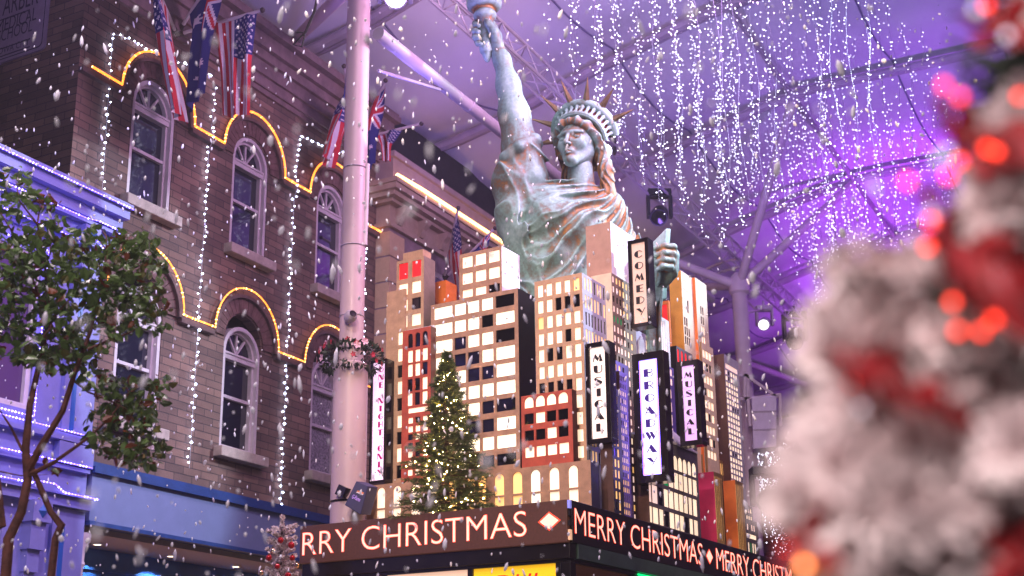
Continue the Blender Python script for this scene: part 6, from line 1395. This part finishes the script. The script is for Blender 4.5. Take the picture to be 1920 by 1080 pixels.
env_x = [1020, 1090, 1150, 1190, 1240, 1300, 1350, 1400, 1450, 1520, 1600, 1700, 1800, 1900]; env_y = [120, 190, 300, 330, 370, 400, 420, 330, 470, 640, 560, 480, 300, 240]
made = 0; lanes = {}
for i in range(220):
    px = 1030 + (1890 - 1030) * ((i * 0.6180339) % 1.0) ** 0.92; t_ = (4.3, 5.0, 5.6, 6.3, 7.2, 8.4)[i % 6] + rg.normal() * .12
    # walk along the lane until the string hangs in front of that column of the picture
    best = None
    for s_ in np.linspace(3, 26, 140):
        p = F(t_, s_, zmem(t_) - .15); w_ = p[1] * math.cos(PITCH) + (p[2] - CAMH) * math.sin(PITCH)
        if w_ < 8: continue
        xx = PCX + FPX * p[0] / w_
        if best is None or abs(xx - px) < best[0]: best = (abs(xx - px), s_, p, w_)
    if best is None or best[0] > 8: continue
    p = best[2]; yb = np.interp(px, env_x, env_y) * (0.72 + .42 * rg.random()); zb = at(px, yb, p[1])[2]; zt2 = p[2] - .05
    if zt2 - zb < .5: zb = zt2 - (.6 + .9 * rg.random())
    if zt2 - zb > 4.6: zt2 = zb + 4.6 if False else zt2
    icicle(p, zt2, zb, .125, 'cold white icicle string hanging from the violet canopy'); made += 1
for i in range(46):                       # the curtain of lights at the end of the street
    px = 1402 + 92 * ((i * .618) % 1); Y = 30 + 3 * rg.random(); y0 = 770 + 90 * rg.random() + (60 if px > 1450 else 0); y1 = 930 + 110 * rg.random()
    p = at(px, y0, Y); zb = at(px, y1, Y)[2]; icicle(p, p[2], zb, .12, 'cold white light string in the curtain at the street end, beside the frosted tree', .06, .014)

# ------------------------------------------------------------------ falling foam snow
snow = bpy.data.materials.new('foam_snow'); snow.use_nodes = True; nn_ = snow.node_tree.nodes; ll = snow.node_tree.links; pb = nn_['Principled BSDF']
pb.inputs['Base Color'].default_value = (0.95, 0.95, 0.97, 1); pb.inputs['Roughness'].default_value = .6
tr_ = nn_.new('ShaderNodeBsdfTranslucent'); tr_.inputs['Color'].default_value = (0.95, 0.95, 0.98, 1); mxs = nn_.new('ShaderNodeMixShader'); mxs.inputs[0].default_value = .5
ll.new(pb.outputs[0], mxs.inputs[1]); ll.new(tr_.outputs[0], mxs.inputs[2]); ll.new(mxs.outputs[0], nn_['Material Output'].inputs['Surface'])
rg = np.random.default_rng(33); q = MB()
def flake(p, r_):
    k = 1.0 + 1.9 * rg.random() ** 1.6 + (1.6 if rg.random() < .25 else 0); tilt = rg.normal(size=2) * .22; o = len(q.v); R2 = r_ * rg.uniform(.75, 1.2, 6)
    ax_ = np.array((tilt[0], tilt[1], 1.0)); ax_ /= np.linalg.norm(ax_); e1 = np.cross(ax_, (0, 1, .1)); e1 /= np.linalg.norm(e1); e2 = np.cross(ax_, e1)
    ring = [(e1 * math.cos(a) + e2 * math.sin(a)) for a in np.linspace(0, 2 * PI, 6)[:-1]]
    V = [p - ax_ * r_ * k * 1.1] + [p - ax_ * r_ * k * .45 + v * r_ * rg.uniform(.8, 1.1) for v in ring] + [p + ax_ * r_ * k * .45 + v * r_ * rg.uniform(.8, 1.1) for v in ring] + [p + ax_ * r_ * k * 1.1]
    Fc = [(0, 1 + (j + 1) % 5, 1 + j) for j in range(5)] + [(1 + j, 1 + (j + 1) % 5, 6 + (j + 1) % 5, 6 + j) for j in range(5)] + [(6 + j, 6 + (j + 1) % 5, 11) for j in range(5)]
    q.add(V, Fc)
def scatter(n, y0, y1, r0, r1):
    for _ in range(n):
        Y = (y0 ** 2.2 + (y1 ** 2.2 - y0 ** 2.2) * rg.random()) ** (1 / 2.2); flake(at(rg.uniform(-160, 2080), rg.uniform(-120, 1200), Y), rg.uniform(r0, r1))
scatter(2900, 7.0, 15.5, .0055, .0115); scatter(160, 6.0, 11.0, .012, .018); scatter(420, 3.2, 7.0, .003, .0075); scatter(80, 1.5, 3.2, .003, .0055)
tag(q.build('falling_snow', snow, smooth='all'), kind='stuff')

# ------------------------------------------------------------------ thin stage haze in the air of the street
hz = MB(); hz.box(-40, 40, -20, 80, -1.0, 18.0); hzo = hz.build('haze', None) if False else None
hm = bpy.data.materials.new('haze'); hm.use_nodes = True; hn = hm.node_tree.nodes; hl = hm.node_tree.links
hn.remove(hn['Principled BSDF']); pv = hn.new('ShaderNodeVolumePrincipled'); pv.inputs['Color'].default_value = (0.85, 0.82, 1.0, 1); pv.inputs['Density'].default_value = 0.0022; pv.inputs['Anisotropy'].default_value = 0.35
hl.new(pv.outputs[0], hn['Material Output'].inputs['Volume'])
hzo = hz.build('haze', hm); tag(hzo, kind='stuff')
